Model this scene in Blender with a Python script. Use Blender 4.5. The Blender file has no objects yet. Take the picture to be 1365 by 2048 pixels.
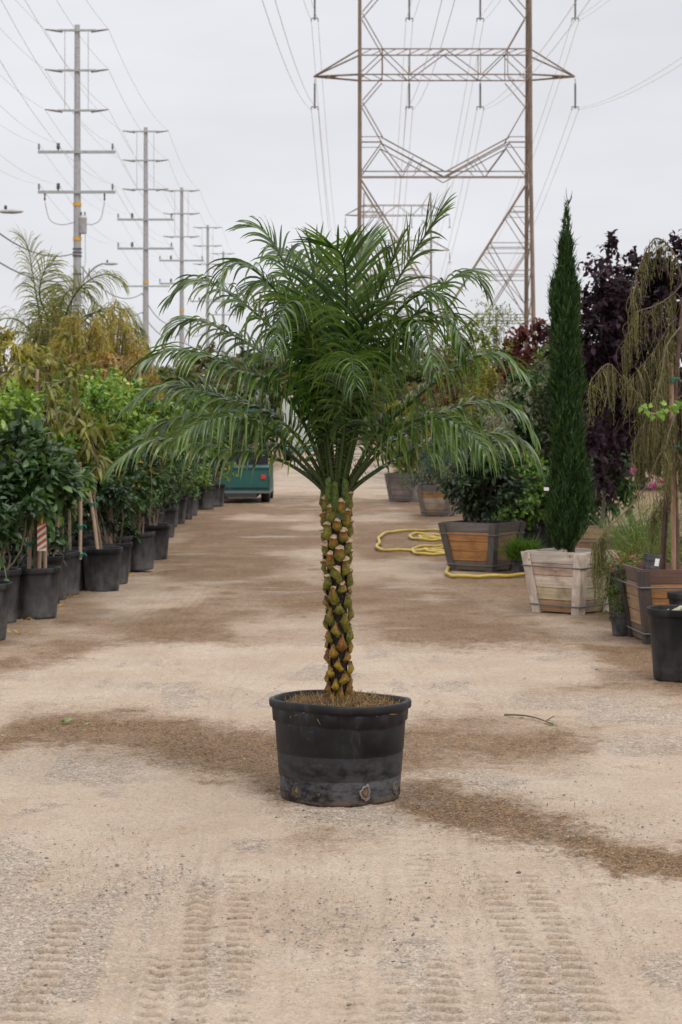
import bpy, math, random
import numpy as np
from mathutils import Vector

# ------------------------------------------------------------------ camera, world, sun, exposure
F, H, U0, V0 = 4000.0, 1.6, 682.5, 850.0          # focal length in photo pixels, eye height, principal column, horizon row
SC = bpy.context.scene
COL = SC.collection
R = math.radians
cam_d = bpy.data.cameras.new('camera'); cam = bpy.data.objects.new('camera', cam_d); COL.objects.link(cam)
cam.location = (0, 0, H); cam.rotation_euler = (R(90), 0, 0)
cam_d.sensor_fit = 'VERTICAL'; cam_d.sensor_height = 36.0; cam_d.sensor_width = 24.0
cam_d.lens = F / 2048 * 36.0
cam_d.shift_y = -(1024 - V0) / 2048
cam_d.clip_start = 0.1; cam_d.clip_end = 6000
cam_d.dof.use_dof = True; cam_d.dof.focus_distance = 8.5; cam_d.dof.aperture_fstop = 9.0
SC.camera = cam

world = bpy.data.worlds.new('World'); SC.world = world; world.use_nodes = True
wt = world.node_tree; wn = wt.nodes; wl = wt.links; wn.clear()
w_out = wn.new('ShaderNodeOutputWorld')
sky = wn.new('ShaderNodeTexSky'); sky.sky_type = 'NISHITA'; sky.sun_disc = False
sky.sun_elevation = R(56); sky.sun_rotation = R(145); sky.dust_density = 4.0
bg1 = wn.new('ShaderNodeBackground'); bg1.inputs[1].default_value = 0.1
wl.new(sky.outputs[0], bg1.inputs[0])
tc = wn.new('ShaderNodeTexCoord'); sep = wn.new('ShaderNodeSeparateXYZ'); wl.new(tc.outputs['Generated'], sep.inputs[0])
ramp = wn.new('ShaderNodeValToRGB')          # overcast deck: brighter towards the zenith
ce = ramp.color_ramp.elements
ce[0].position = 0.0; ce[0].color = (.372, .374, .392, 1)
ce[1].position = 1.0; ce[1].color = (.8, .785, .76, 1)
e = ce.new(.06); e.color = (.376, .379, .397, 1)
e = ce.new(.22); e.color = (.380, .383, .402, 1)
e = ce.new(.45); e.color = (.66, .655, .66, 1)
wl.new(sep.outputs[2], ramp.inputs[0])
mp = wn.new('ShaderNodeMapping'); mp.inputs['Scale'].default_value = (2.2, 2.2, 9.0); wl.new(tc.outputs['Generated'], mp.inputs[0])
nz = wn.new('ShaderNodeTexNoise'); nz.inputs['Scale'].default_value = 1.6; nz.inputs['Detail'].default_value = 4; wl.new(mp.outputs[0], nz.inputs[0])
mr = wn.new('ShaderNodeMapRange'); mr.inputs[1].default_value = .3; mr.inputs[2].default_value = .7; mr.inputs[3].default_value = .91; mr.inputs[4].default_value = 1.09
wl.new(nz.outputs[0], mr.inputs[0])
mul = wn.new('ShaderNodeVectorMath'); mul.operation = 'SCALE'; wl.new(ramp.outputs[0], mul.inputs[0]); wl.new(mr.outputs[0], mul.inputs['Scale'])
bg2 = wn.new('ShaderNodeBackground'); bg2.inputs[1].default_value = 2.15; wl.new(mul.outputs[0], bg2.inputs[0])
mxs = wn.new('ShaderNodeMixShader'); mxs.inputs[0].default_value = .95
wl.new(bg1.outputs[0], mxs.inputs[1]); wl.new(bg2.outputs[0], mxs.inputs[2]); wl.new(mxs.outputs[0], w_out.inputs[0])

sun_d = bpy.data.lights.new('sun', 'SUN'); sun_d.energy = 1.5; sun_d.angle = R(24); sun_d.color = (1, .95, .87)
sun = bpy.data.objects.new('sun', sun_d); COL.objects.link(sun)
sun.rotation_euler = (R(34), 0, R(35))
SC.view_settings.view_transform = 'Standard'; SC.view_settings.look = 'None'
SC.view_settings.exposure = 0.0; SC.view_settings.gamma = 1.0
try: SC.view_settings.use_curve_mapping = False
except Exception: pass
SC.cycles.max_bounces = 8; SC.cycles.transparent_max_bounces = 8
SC.cycles.use_denoising = True

RNG = np.random.default_rng(7)
def at(u, v, Y): return np.array([(u - U0) / F * Y, Y, H - (v - V0) / F * Y])
def gp(u, v):
    Y = H * F / (v - V0); return np.array([(u - U0) / F * Y, Y, 0.0])
def unit(a):
    a = np.asarray(a, float); return a / np.maximum(np.linalg.norm(a, axis=-1, keepdims=True), 1e-9)

# ------------------------------------------------------------------ mesh builder
class MB:
    def __init__(s): s.V = []; s.C = []; s.Q = []; s.QM = []; s.n = 0; s.SM = []
    def add(s, v, q, col=(1, 1, 1), mat=0, smooth=True):
        v = np.asarray(v, float).reshape(-1, 3); q = np.asarray(q, int).reshape(-1, 4)
        c = np.asarray(col, float)
        if c.ndim == 1: c = np.tile(c[:3], (len(v), 1))
        s.V.append(v); s.C.append(c[:, :3]); s.Q.append(q + s.n); s.QM.append(np.full(len(q), mat)); s.SM.append(np.full(len(q), smooth)); s.n += len(v)
    def box(s, c, size, col=(1, 1, 1), mat=0, rz=0.0):
        c = np.asarray(c, float); h = np.asarray(size, float) / 2
        v = np.array([[x, y, z] for x in (-1, 1) for y in (-1, 1) for z in (-1, 1)], float) * h
        if rz:
            ca, sa = math.cos(rz), math.sin(rz); v = np.c_[v[:, 0]*ca - v[:, 1]*sa, v[:, 0]*sa + v[:, 1]*ca, v[:, 2]]
        s.add(v + c, [[0, 1, 3, 2], [4, 6, 7, 5], [0, 4, 5, 1], [2, 3, 7, 6], [0, 2, 6, 4], [1, 5, 7, 3]], col, mat, False)
    def hexa(s, v8, col=(1, 1, 1), mat=0):   # v8: bottom 4 (ccw) then top 4
        s.add(v8, [[3, 2, 1, 0], [4, 5, 6, 7], [0, 1, 5, 4], [1, 2, 6, 5], [2, 3, 7, 6], [3, 0, 4, 7]], col, mat, False)
    def tube(s, P, r, n=6, col=(1, 1, 1), mat=0, cap=True, smooth=True):
        P = np.asarray(P, float); m = len(P); r = np.broadcast_to(np.asarray(r, float), (m,))
        T = np.gradient(P, axis=0); T = unit(T)
        a = np.array([0, 0, 1.0]) if abs(T[0][2]) < .9 else np.array([1.0, 0, 0])
        Nn = unit(np.cross(T[0], a)); rings = []
        for i in range(m):
            Nn = unit(Nn - T[i] * np.dot(Nn, T[i])); B = np.cross(T[i], Nn)
            ang = np.arange(n) / n * 2 * math.pi
            rings.append(P[i] + r[i] * (np.cos(ang)[:, None] * Nn + np.sin(ang)[:, None] * B))
        v = np.concatenate(rings)
        i = np.arange(m - 1)[:, None] * n; j = np.arange(n)[None]; k = (j + 1) % n
        q = np.stack([i + j, i + k, i + n + k, i + n + j], -1).reshape(-1, 4)
        c = np.asarray(col, float)
        if c.ndim == 2: c = np.repeat(c, n, axis=0)
        s.add(v, q, c, mat, smooth)
        if cap and n >= 4:
            for ring in (np.arange(n)[::-1], np.arange(n) + (m - 1) * n):
                cc = c if c.ndim == 1 else c[ring]
                vv = v[ring]; ctr = vv.mean(0, keepdims=True)
                vv = np.concatenate([vv, ctr]); cc = cc if c.ndim == 1 else np.concatenate([cc, cc[:1]])
                qq = [[t, (t + 1) % n, n, n] for t in range(n)]
                s.tri(vv, [[a_[0], a_[1], a_[2]] for a_ in qq], cc, mat)
    def tri(s, v, t, col=(1, 1, 1), mat=0, smooth=False):
        t = np.asarray(t, int); s.add(v, np.c_[t, np.full(len(t), -10**9)], col, mat, smooth)
    def lathe(s, prof, n=32, col=(1, 1, 1), mat=0, sq=0.0, center=(0, 0, 0), smooth=True):
        prof = np.asarray(prof, float); m = len(prof); ang = np.arange(n) / n * 2 * math.pi
        k = 1 + sq * (np.cos(4 * ang) * -1) * .5
        v = np.stack([prof[:, 0][:, None] * np.cos(ang) * k, prof[:, 0][:, None] * np.sin(ang) * k, np.repeat(prof[:, 1][:, None], n, 1)], -1).reshape(-1, 3) + np.asarray(center)
        i = np.arange(m - 1)[:, None] * n; j = np.arange(n)[None]; kk = (j + 1) % n
        q = np.stack([i + j, i + kk, i + n + kk, i + n + j], -1).reshape(-1, 4)
        c = np.asarray(col, float)
        if c.ndim == 2: c = np.repeat(c, n, axis=0)
        s.add(v, q, c, mat, smooth)
    def mesh(s, name, mats):
        me = bpy.data.meshes.new(name)
        if not s.V: return me
        V = np.concatenate(s.V); C = np.concatenate(s.C); Q = np.concatenate(s.Q); M = np.concatenate(s.QM); S = np.concatenate(s.SM)
        tri = Q[:, 3] < 0
        ln = np.where(tri, 3, 4); loops = Q.reshape(-1); loops = loops[loops >= 0]
        me.vertices.add(len(V)); me.vertices.foreach_set('co', V.astype(np.float32).ravel())
        me.loops.add(len(loops)); me.loops.foreach_set('vertex_index', loops.astype(np.int32))
        me.polygons.add(len(Q)); st = np.r_[0, np.cumsum(ln)[:-1]]
        me.polygons.foreach_set('loop_start', st.astype(np.int32)); me.polygons.foreach_set('loop_total', ln.astype(np.int32))
        me.polygons.foreach_set('material_index', M.astype(np.int32)); me.polygons.foreach_set('use_smooth', S.astype(bool))
        a = me.color_attributes.new('Col', 'FLOAT_COLOR', 'POINT')
        a.data.foreach_set('color', np.c_[C, np.ones(len(C))].astype(np.float32).ravel())
        me.update(calc_edges=True)
        for m in (mats if isinstance(mats, (list, tuple)) else [mats]): me.materials.append(m)
        return me
    def build(s, name, mats, parent=None, label=None):
        return place(name, s.mesh(name, mats), parent, label=label)

def place(name, me, parent=None, loc=None, rz=None, label=None):
    o = bpy.data.objects.new(name, me); COL.objects.link(o)
    if parent is not None: o.parent = parent
    if loc is not None: o.location = tuple(loc)
    if rz is not None: o.rotation_euler = (0, 0, rz)
    if label: o['label'] = label
    return o
def tag(o, label, cat, group=None, kind=None):
    if label: o['label'] = label
    if cat: o['category'] = cat
    if group: o['group'] = group
    if kind: o['kind'] = kind
    return o
def thing(name, label, cat, loc=(0, 0, 0), rz=0.0, group=None):
    o = bpy.data.objects.new(name, None); COL.objects.link(o); o.empty_display_size = .1
    o.location = tuple(loc); o.rotation_euler = (0, 0, rz)
    return tag(o, label, cat, group)
def copy_tree(o, parent=None, skip=()):
    c = o.copy(); COL.objects.link(c)
    if parent is not None: c.parent = parent
    for ch in list(o.children):
        if ch.name.split('.')[0] in skip: continue
        copy_tree(ch, c, skip)
    return c

# ------------------------------------------------------------------ materials
def newmat(name):
    m = bpy.data.materials.new(name); m.use_nodes = True; nt = m.node_tree
    b = nt.nodes['Principled BSDF']; return m, nt, b
def nd(nt, t, **k):
    n = nt.nodes.new(t)
    for a, v in k.items():
        if a.startswith('i_'):
            key = a[2:]; n.inputs[int(key) if key.isdigit() else key].default_value = v
        else: setattr(n, a, v)
    return n
def mixc(nt, fac, a, b, mode='MIX'):
    n = nt.nodes.new('ShaderNodeMix'); n.data_type = 'RGBA'; n.blend_type = mode
    for sock, val in ((n.inputs[0], fac), (n.inputs[6], a), (n.inputs[7], b)):
        if hasattr(val, 'node'): nt.links.new(val, sock)
        else: sock.default_value = val if not isinstance(val, tuple) else (*val[:3], 1)
    return n.outputs[2]
def rng_node(nt, src, a, b, c, d):
    n = nd(nt, 'ShaderNodeMapRange', i_1=a, i_2=b, i_3=c, i_4=d); nt.links.new(src, n.inputs[0]); return n.outputs[0]
def noise(nt, scale, detail=4, rough=.5, vec=None, sc=None):
    n = nd(nt, 'ShaderNodeTexNoise', i_Scale=scale, i_Detail=detail, i_Roughness=rough)
    if vec is None: vec = nd(nt, 'ShaderNodeTexCoord').outputs['Object']
    if sc is not None:
        m = nd(nt, 'ShaderNodeMapping', i_Scale=sc); nt.links.new(vec, m.inputs[0]); vec = m.outputs[0]
    nt.links.new(vec, n.inputs[0]); return n.outputs[0]
def attr(nt, name='Col'): return nd(nt, 'ShaderNodeAttribute', attribute_name=name)
def bump(nt, b, h, strength=.3, dist=.01):
    n = nd(nt, 'ShaderNodeBump', i_Strength=strength, i_Distance=dist); nt.links.new(h, n.inputs['Height']); nt.links.new(n.outputs[0], b.inputs['Normal'])

def leaf_mat(name, rough=.45, transl=.25, spec=.5, coat=0.):
    m, nt, b = newmat(name); c = attr(nt).outputs['Color']
    v = noise(nt, 40, 2); k = rng_node(nt, v, .25, .75, .78, 1.2)
    s = nd(nt, 'ShaderNodeVectorMath', operation='SCALE'); nt.links.new(c, s.inputs[0]); nt.links.new(k, s.inputs['Scale'])
    nt.links.new(s.outputs[0], b.inputs['Base Color']); b.inputs['Roughness'].default_value = rough
    b.inputs['Specular IOR Level'].default_value = spec; b.inputs['Coat Weight'].default_value = coat; b.inputs['Coat Roughness'].default_value = .3
    if transl > 0:
        t = nd(nt, 'ShaderNodeBsdfTranslucent')
        g = mixc(nt, .5, s.outputs[0], (1.6, 1.5, .5), 'MULTIPLY'); nt.links.new(g, t.inputs[0])
        x = nd(nt, 'ShaderNodeMixShader', i_0=transl); nt.links.new(b.outputs[0], x.inputs[1]); nt.links.new(t.outputs[0], x.inputs[2])
        nt.links.new(x.outputs[0], nt.nodes['Material Output'].inputs[0])
    return m
def attr_mat(name, rough=.6, nscale=12, lo=.75, hi=1.2, bmp=0., bscale=40, metal=0., spec=.5, stretch=None):
    m, nt, b = newmat(name); c = attr(nt).outputs['Color']
    v = noise(nt, nscale, 5, .6, sc=stretch); k = rng_node(nt, v, .3, .7, lo, hi)
    s = nd(nt, 'ShaderNodeVectorMath', operation='SCALE'); nt.links.new(c, s.inputs[0]); nt.links.new(k, s.inputs['Scale'])
    nt.links.new(s.outputs[0], b.inputs['Base Color']); b.inputs['Roughness'].default_value = rough
    b.inputs['Metallic'].default_value = metal; b.inputs['Specular IOR Level'].default_value = spec
    if bmp: bump(nt, b, noise(nt, bscale, 4, sc=stretch), bmp)
    return m
M_frond = leaf_mat('palm_leaf', .32, .38, .85, .25)
M_leaf = leaf_mat('glossy_leaf', .38, .36, .5)
M_dull = leaf_mat('matt_leaf', .6, .36, .2)
M_needle = leaf_mat('needle', .65, .1, .25)
M_bark = attr_mat('bark', .85, 25, .6, 1.3, .5, 60)
M_trunk = attr_mat('palm_boot', .6, 70, .5, 1.4, .5, 90, spec=.2)
M_steel = attr_mat('galvanised_steel', .55, 6, .8, 1.15, metal=.25)
M_rust = attr_mat('weathered_steel', .7, 1.2, .65, 1.3)
M_wire = attr_mat('wire', .6, 1, .95, 1.05)
M_ceram = attr_mat('insulator_glaze', .3, 5, .9, 1.1)
M_stake = attr_mat('stake_wood', .8, 9, .7, 1.2, .3, 30, stretch=(6, 6, .6))
M_tie = attr_mat('green_tie', .5, 20, .8, 1.2)
M_fib = attr_mat('dry_fibre', .9, 30, .7, 1.3)
M_rubber = attr_mat('rubber', .75, 12, .8, 1.3)
M_paint = attr_mat('old_paint', .45, 5, .85, 1.1)
M_hose = attr_mat('hose_rubber', .45, 14, .75, 1.1)
M_stone = attr_mat('pebble', .9, 40, .7, 1.3)
M_petal = leaf_mat('petal', .6, .3, .3)
M_paper = attr_mat('paper', .7, 10, .95, 1.03)

def wood_mat(name, stretch):
    m, nt, b = newmat(name); c = attr(nt).outputs['Color']
    g = noise(nt, 6, 6, .65, sc=stretch); k = rng_node(nt, g, .3, .7, .62, 1.22)
    s = nd(nt, 'ShaderNodeVectorMath', operation='SCALE'); nt.links.new(c, s.inputs[0]); nt.links.new(k, s.inputs['Scale'])
    st = noise(nt, 5, 4, .6); f = rng_node(nt, st, .5, .75, 0, .65)
    o = mixc(nt, f, s.outputs[0], (.09, .055, .035)); nt.links.new(o, b.inputs['Base Color']); b.inputs['Roughness'].default_value = .8
    kn = nd(nt, 'ShaderNodeTexVoronoi', i_Scale=7.); nt.links.new(nd(nt, 'ShaderNodeTexCoord').outputs['Object'], kn.inputs[0])
    kf = rng_node(nt, kn.outputs['Distance'], .03, .1, .75, 0.)
    o2 = mixc(nt, kf, o, (.07, .035, .02)); nt.links.new(o2, b.inputs['Base Color'])
    bump(nt, b, g, .35, .004); return m
M_plank = wood_mat('plank_wood', (.5, .5, 9)); M_batten = wood_mat('batten_wood', (8, 8, .5))

def pot_mat(name, dust):
    m, nt, b = newmat(name)
    tco = nd(nt, 'ShaderNodeTexCoord'); sp = nd(nt, 'ShaderNodeSeparateXYZ'); nt.links.new(tco.outputs['Object'], sp.inputs[0])
    n1 = noise(nt, 9, 5, .6); n2 = noise(nt, 5, 4, .7, sc=(1, 1, .25)); n3 = noise(nt, 50, 3, .6, sc=(1, 1, 3))
    low = rng_node(nt, sp.outputs[2], .0, .36, 1., 0.)                     # dust splashed up from the lane
    a = nd(nt, 'ShaderNodeMath', operation='MULTIPLY'); nt.links.new(low, a.inputs[0]); nt.links.new(rng_node(nt, n1, .3, .65, .1, 1.), a.inputs[1])
    a2 = nd(nt, 'ShaderNodeMath', operation='MULTIPLY_ADD', i_1=.35); nt.links.new(rng_node(nt, n2, .45, .7, 0, 1), a2.inputs[0]); nt.links.new(a.outputs[0], a2.inputs[2])
    a3 = nd(nt, 'ShaderNodeMath', operation='MULTIPLY', i_1=dust, use_clamp=True); nt.links.new(a2.outputs[0], a3.inputs[0])
    c = mixc(nt, a3.outputs[0], (.0095, .0095, .0115), (.13, .127, .13))
    at_ = attr(nt).outputs['Color']; c = mixc(nt, 1., c, at_, 'MULTIPLY')
    nt.links.new(c, b.inputs['Base Color']); b.inputs['Roughness'].default_value = .5; b.inputs['Specular IOR Level'].default_value = .16
    bump(nt, b, n3, .12, .004); return m
M_pot = pot_mat('black_plastic', 1.05); M_pot2 = pot_mat('scuffed_black_plastic', .55)
def soil_mat():
    m, nt, b = newmat('potting_soil'); n = noise(nt, 60, 5, .7)
    c = mixc(nt, rng_node(nt, n, .35, .7, 0, 1), (.018, .012, .008), (.09, .058, .035)); nt.links.new(c, b.inputs['Base Color'])
    b.inputs['Roughness'].default_value = .95; bump(nt, b, n, .9, .02); return m
M_soil = soil_mat()

# ------------------------------------------------------------------ ground
LAT = np.random.default_rng(3).random((256, 256))
def vnoise(x, y, s, seed=0):
    x = x * s + seed * 17.3; y = y * s + seed * 9.1
    xi = np.floor(x).astype(int); yi = np.floor(y).astype(int); fx = x - xi; fy = y - yi
    fx = fx * fx * (3 - 2 * fx); fy = fy * fy * (3 - 2 * fy)
    a = LAT[xi & 255, yi & 255]; b = LAT[(xi + 1) & 255, yi & 255]; c = LAT[xi & 255, (yi + 1) & 255]; d = LAT[(xi + 1) & 255, (yi + 1) & 255]
    return (a * (1 - fx) + b * fx) * (1 - fy) + (c * (1 - fx) + d * fx) * fy
def fbm(x, y, s, o=4, seed=0):
    t = 0; amp = .5; tot = 0
    for k in range(o): t = t + amp * vnoise(x, y, s * 2**k, seed + k * 3); tot += amp; amp *= .5
    return t / tot
def poly_sd(u, v, P):       # signed distance, negative inside
    P = np.asarray(P, float); d = np.full(u.shape, 1e9); ins = np.zeros(u.shape, bool)
    for i in range(len(P)):
        a = P[i]; b = P[(i + 1) % len(P)]; e = b - a
        t = np.clip(((u - a[0]) * e[0] + (v - a[1]) * e[1]) / max(e @ e, 1e-9), 0, 1)
        d = np.minimum(d, np.hypot(u - a[0] - t * e[0], v - a[1] - t * e[1]))
        cr = ((a[1] > v) != (b[1] > v)) & (u < (b[0] - a[0]) * (v - a[1]) / ((b[1] - a[1]) or 1e-9) + a[0]); ins ^= cr
    return np.where(ins, -d, d)
def sst(x, a, b):
    t = np.clip((x - a) / (b - a), 0, 1); return t * t * (3 - 2 * t)
# damp patches on the lane, each outlined on the ground (outline listed as photo columns/rows, laid out on the ground plane)
DAMP = [
 ([(-400,1005),(500,985),(900,985),(1800,1005),(1800,1330),(1365,1400),(1240,1350),(1190,1318),(1150,1296),(1000,1293),(850,1294),(640,1288),(480,1292),(330,1290),(210,1292),(140,1318),(60,1345),(-200,1400)], .8, 9),
 ([(-200,1480),(0,1462),(60,1424),(250,1412),(330,1422),(430,1440),(520,1446),(600,1450),(640,1590),(560,1612),(520,1585),(470,1562),(400,1548),(330,1528),(250,1505),(150,1500),(60,1490),(0,1512),(-200,1560)], .85, 16),
 ([(760,1440),(850,1430),(1000,1432),(1120,1448),(1215,1478),(1190,1515),(1080,1532),(960,1530),(880,1540),(800,1560),(760,1560)], .8, 20),
 ([(740,1570),(860,1546),(1000,1588),(1130,1636),(1250,1680),(1365,1702),(1700,1740),(1700,1830),(1365,1764),(1230,1752),(1100,1705),(960,1682),(860,1652),(790,1628),(740,1612)], .95, 14),
 ([(1180,1330),(1280,1300),(1700,1300),(1700,1440),(1365,1420),(1260,1405),(1200,1392),(1090,1390),(1058,1392),(1100,1378),(1190,1362)], .6, 12),
 ([(1180,1440),(1365,1430),(1365,1500),(1240,1490)], .35, 24),
 ([(580,1662),(640,1655),(700,1668),(800,1660),(810,1690),(700,1690),(640,1700),(570,1686)], .5, 14),
]
TRACKS = [  # photo points (u,v) near->far of a lug column's centre, half width m, strength
 ((380,2046),(402,1738), .040, 1.0), ((478,2046),(478,1738), .036, 1.0), ((292,2046),(325,1905), .036, .8),
 ((1110,2046),(972,1742), .042, 1.0), ((1212,2046),(1050,1742), .042, 1.0), ((888,2046),(884,1910), .045, 1.1), ((782,2046),(790,1930), .035, .6),
 ((40,2046),(148,1830), .05, 1.0), ((842,1800),(835,1690), .05, .35), ((770,1390),(760,1310), .05, .5), ((860,1420),(842,1310), .05, .5), ((290,1420),(350,1300), .05, .5),
 ((400,1420),(420,1300), .05, .4), ((700,2046),(690,1780), .04, .35)]
RUTS = [((120,1800),(330,1560), .16), ((300,2046),(420,1640), .12), ((560,2046),(575,1650), .1), ((-40,1560),(240,1290), .14), ((430,1420),(560,1290), .12), ((0,1440),(330,1180), .2), ((700,2046),(735,1700), .1), ((960,2046),(900,1640), .1), ((215,2046),(300,1640), .07), ((640,2046),(640,1660), .06), ((350,2046),(455,1300), .09), ((1290,2046),(1080,1640), .1), ((470,1420),(640,1300), .08), ((870,1430),(790,1300), .1), ((180,1440),(420,1170), .12), ((1010,1420),(930,1300), .12), ((-60,1700),(160,1420), .1)]
def ground():
    def grow(a, st, g, lim):
        r = [a]
        while r[-1] < lim: r.append(r[-1] + st); st *= g
        return r
    half = grow(1.33, .0075, 1.045, 900); xs = np.array([-t for t in half[::-1]][:-1] + list(np.arange(-1.33, 1.33, .0066)) + half)
    ys = np.array([-400, -120, -40, -12, -3, 0, 2, 3, 4, 4.6] + list(np.arange(4.9, 5.25, .0076)) + list(np.arange(5.25, 7.5, .0042)) + list(np.arange(7.5, 9.3, .0076)) + grow(9.3, .0076, 1.0065, 60) + grow(62, 2, 1.25, 3500))
    X, Y = np.meshgrid(xs, ys); nx, ny = len(xs), len(ys)
    Yc = np.maximum(Y, 3.0); U = U0 + F * X / Yc; Vp = V0 + F * H / Yc
    near = np.abs(X) < 30
    w1 = (fbm(X, Y, 2.2, 5, 1) - .5); w2 = (fbm(X, Y, 14, 3, 5) - .5)
    damp = np.zeros_like(X); px = F / Yc
    for P, s, soft in DAMP:
        sd = poly_sd(U, Vp, P) + (w1 * .26 + w2 * .16 + (fbm(X, Y, 45, 2, 91) - .5) * .16) * px * .35
        damp = np.maximum(damp, s * sst(-sd, -soft * 2.3, soft * 2.3))
    far = sst(Y, 11, 16); var = fbm(X, Y * .35, .9, 4, 11)
    damp = damp * (1 - far * .55 * sst(var, .42, .72))
    edge = sst(np.abs(X + .2), 1.5, 2.5) * sst(Y, 10, 14); damp = np.maximum(damp, edge * .75)  # ground beneath the plant rows darkened through the damp mask as painted shade
    damp = np.clip(damp + (fbm(X, Y, 3, 4, 21) - .5) * .35 * (damp > .02) + np.maximum(0, fbm(X, Y, 5, 4, 31) - .62) * 1.2, 0, 1)
    z = (fbm(X, Y, .5, 3, 41) - .5) * .03 * sst(Y, 12, 20) + (fbm(X, Y, 3, 4, 43) - .5) * .012
    grit = fbm(X, Y, 5, 3, 51)
    z += (fbm(X, Y, 26, 3, 47) - .5) * .008 + np.maximum(0, vnoise(X, Y, 46, 55) - .62) * .016 * (sst(grit, .45, .65) * .8 + damp * .8 + .1)
    press = np.zeros_like(X); smooth_ = np.zeros_like(X)
    for (a, b, hw, k) in TRACKS:
        pa = gp(*a); pb = gp(*b)
        t = (Y - pa[1]) / (pb[1] - pa[1]); xc = pa[0] + t * (pb[0] - pa[0]); d = X - xc
        m = sst(hw - np.abs(d) + .03 * w2, -.006, .008) * sst(t, -.05, .0) * (1 - sst(t, .9, 1.02)) * (.35 + .65 * sst(fbm(X, Y, 4, 2, 61), .2, .4))
        ph = (Y / .086 + d * 1.1 + w2 * .12 + pa[0] * 7) % 1.0
        groove = sst(.075 - np.abs(ph - .5), -.045, .035); ridge = sst(.09 - np.abs(ph - .68), -.06, .05)
        z += m * k * (-.032 * groove + .009 * ridge); smooth_ = np.maximum(smooth_, m); press = np.maximum(press, m * k * groove)
    for (a, b, hw) in RUTS:
        pa = gp(*a); pb = gp(*b); t = (Y - pa[1]) / (pb[1] - pa[1]); xc = pa[0] + t * (pb[0] - pa[0]); d = X - xc
        m = sst(hw - np.abs(d), 0, .04) * sst(t, -.1, .1) * (1 - sst(t, .85, 1.1))
        smooth_ = np.maximum(smooth_, m); z += m * (-.006 + .0035 * np.sin(d / .012 + w1 * 3))
    rub = sst(fbm(X, Y, 1.7, 4, 71), .46, .62) * (1 - sst(damp, .1, .4)) * (1 - .8 * smooth_) 
    z = np.where(near & (Y > 4) & (Y < 62), z, 0)
    me = bpy.data.meshes.new('ground'); nv = nx * ny
    me.vertices.add(nv); me.vertices.foreach_set('co', np.stack([X, Y, z], -1).astype(np.float32).ravel())
    i = (np.arange(ny - 1)[:, None] * nx + np.arange(nx - 1)[None]).ravel()
    q = np.stack([i, i + 1, i + nx + 1, i + nx], -1).astype(np.int32); me.loops.add(q.size); me.loops.foreach_set('vertex_index', q.ravel())
    me.polygons.add(len(q)); me.polygons.foreach_set('loop_start', (np.arange(len(q)) * 4).astype(np.int32)); me.polygons.foreach_set('loop_total', np.full(len(q), 4, np.int32))
    me.polygons.foreach_set('use_smooth', np.ones(len(q), bool))
    for nm, arr in (('damp', damp), ('gravelly', np.clip(rub, 0, 1))):  # damp holds real wet patches plus the shade painted under the rows
        a = me.attributes.new(nm, 'FLOAT', 'POINT'); a.data.foreach_set('value', arr.astype(np.float32).ravel())
    me.update(calc_edges=True)
    m, nt, b = newmat('dirt')
    damp_shade = attr(nt, 'damp').outputs['Fac']; rb = attr(nt, 'gravelly').outputs['Fac']
    co = nd(nt, 'ShaderNodeTexCoord').outputs['Object']
    n1 = noise(nt, 1.3, 5, .6, co); n2 = noise(nt, 70, 5, .8, co); n3 = noise(nt, 260, 3, .7, co); n4 = noise(nt, 9, 4, .6, co)
    dry = mixc(nt, rng_node(nt, n1, .35, .65, 0, 1), (.40, .312, .24), (.475, .395, .325))
    dry = mixc(nt, rng_node(nt, n4, .4, .7, 0, .5), dry, (.41, .305, .225))
    dry = mixc(nt, rng_node(nt, n2, .5, .75, 0, .75), dry, (.19, .145, .105)); dry = mixc(nt, rng_node(nt, n3, .52, .66, 0, .75), dry, (.19, .15, .115))
    gra = mixc(nt, rng_node(nt, n3, .42, .6, 0, 1), (.44, .4, .36), (.15, .13, .115))
    g_f = nd(nt, 'ShaderNodeMath', operation='MULTIPLY'); nt.links.new(rb, g_f.inputs[0]); nt.links.new(rng_node(nt, n2, .42, .62, 0, .75), g_f.inputs[1])
    dry = mixc(nt, g_f.outputs[0], dry, gra)
    wet = mixc(nt, rng_node(nt, n2, .42, .62, 0, 1), (.08, .045, .022), (.285, .18, .102))
    wet = mixc(nt, rng_node(nt, n3, .54, .68, 0, .8), wet, (.045, .028, .016))
    ad = nd(nt, 'ShaderNodeMath', operation='MULTIPLY_ADD', i_1=1.6, i_2=-.82); nt.links.new(n2, ad.inputs[0])
    sm = nd(nt, 'ShaderNodeMath', operation='ADD'); nt.links.new(ad.outputs[0], sm.inputs[0]); nt.links.new(damp_shade, sm.inputs[1])
    f = rng_node(nt, sm.outputs[0], .12, .8, 0, 1)
    c = mixc(nt, f, dry, wet)
    vo = nd(nt, 'ShaderNodeTexVoronoi', i_Scale=55.); nt.links.new(co, vo.inputs[0])
    vf = nd(nt, 'ShaderNodeMath', operation='LESS_THAN', i_1=.16); nt.links.new(vo.outputs['Distance'], vf.inputs[0])
    rr = nd(nt, 'ShaderNodeSeparateColor'); nt.links.new(vo.outputs['Color'], rr.inputs[0])
    pick = nd(nt, 'ShaderNodeMath', operation='GREATER_THAN', i_1=.8); nt.links.new(rr.outputs[0], pick.inputs[0])
    ps = nd(nt, 'ShaderNodeMath', operation='MULTIPLY'); nt.links.new(vf.outputs[0], ps.inputs[0]); nt.links.new(pick.outputs[0], ps.inputs[1])
    pf = nd(nt, 'ShaderNodeMath', operation='MULTIPLY', i_1=.8); nt.links.new(ps.outputs[0], pf.inputs[0])
    pc = mixc(nt, rr.outputs[1], (.08, .06, .05), (.3, .26, .22)); c = mixc(nt, pf.outputs[0], c, pc)
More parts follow.
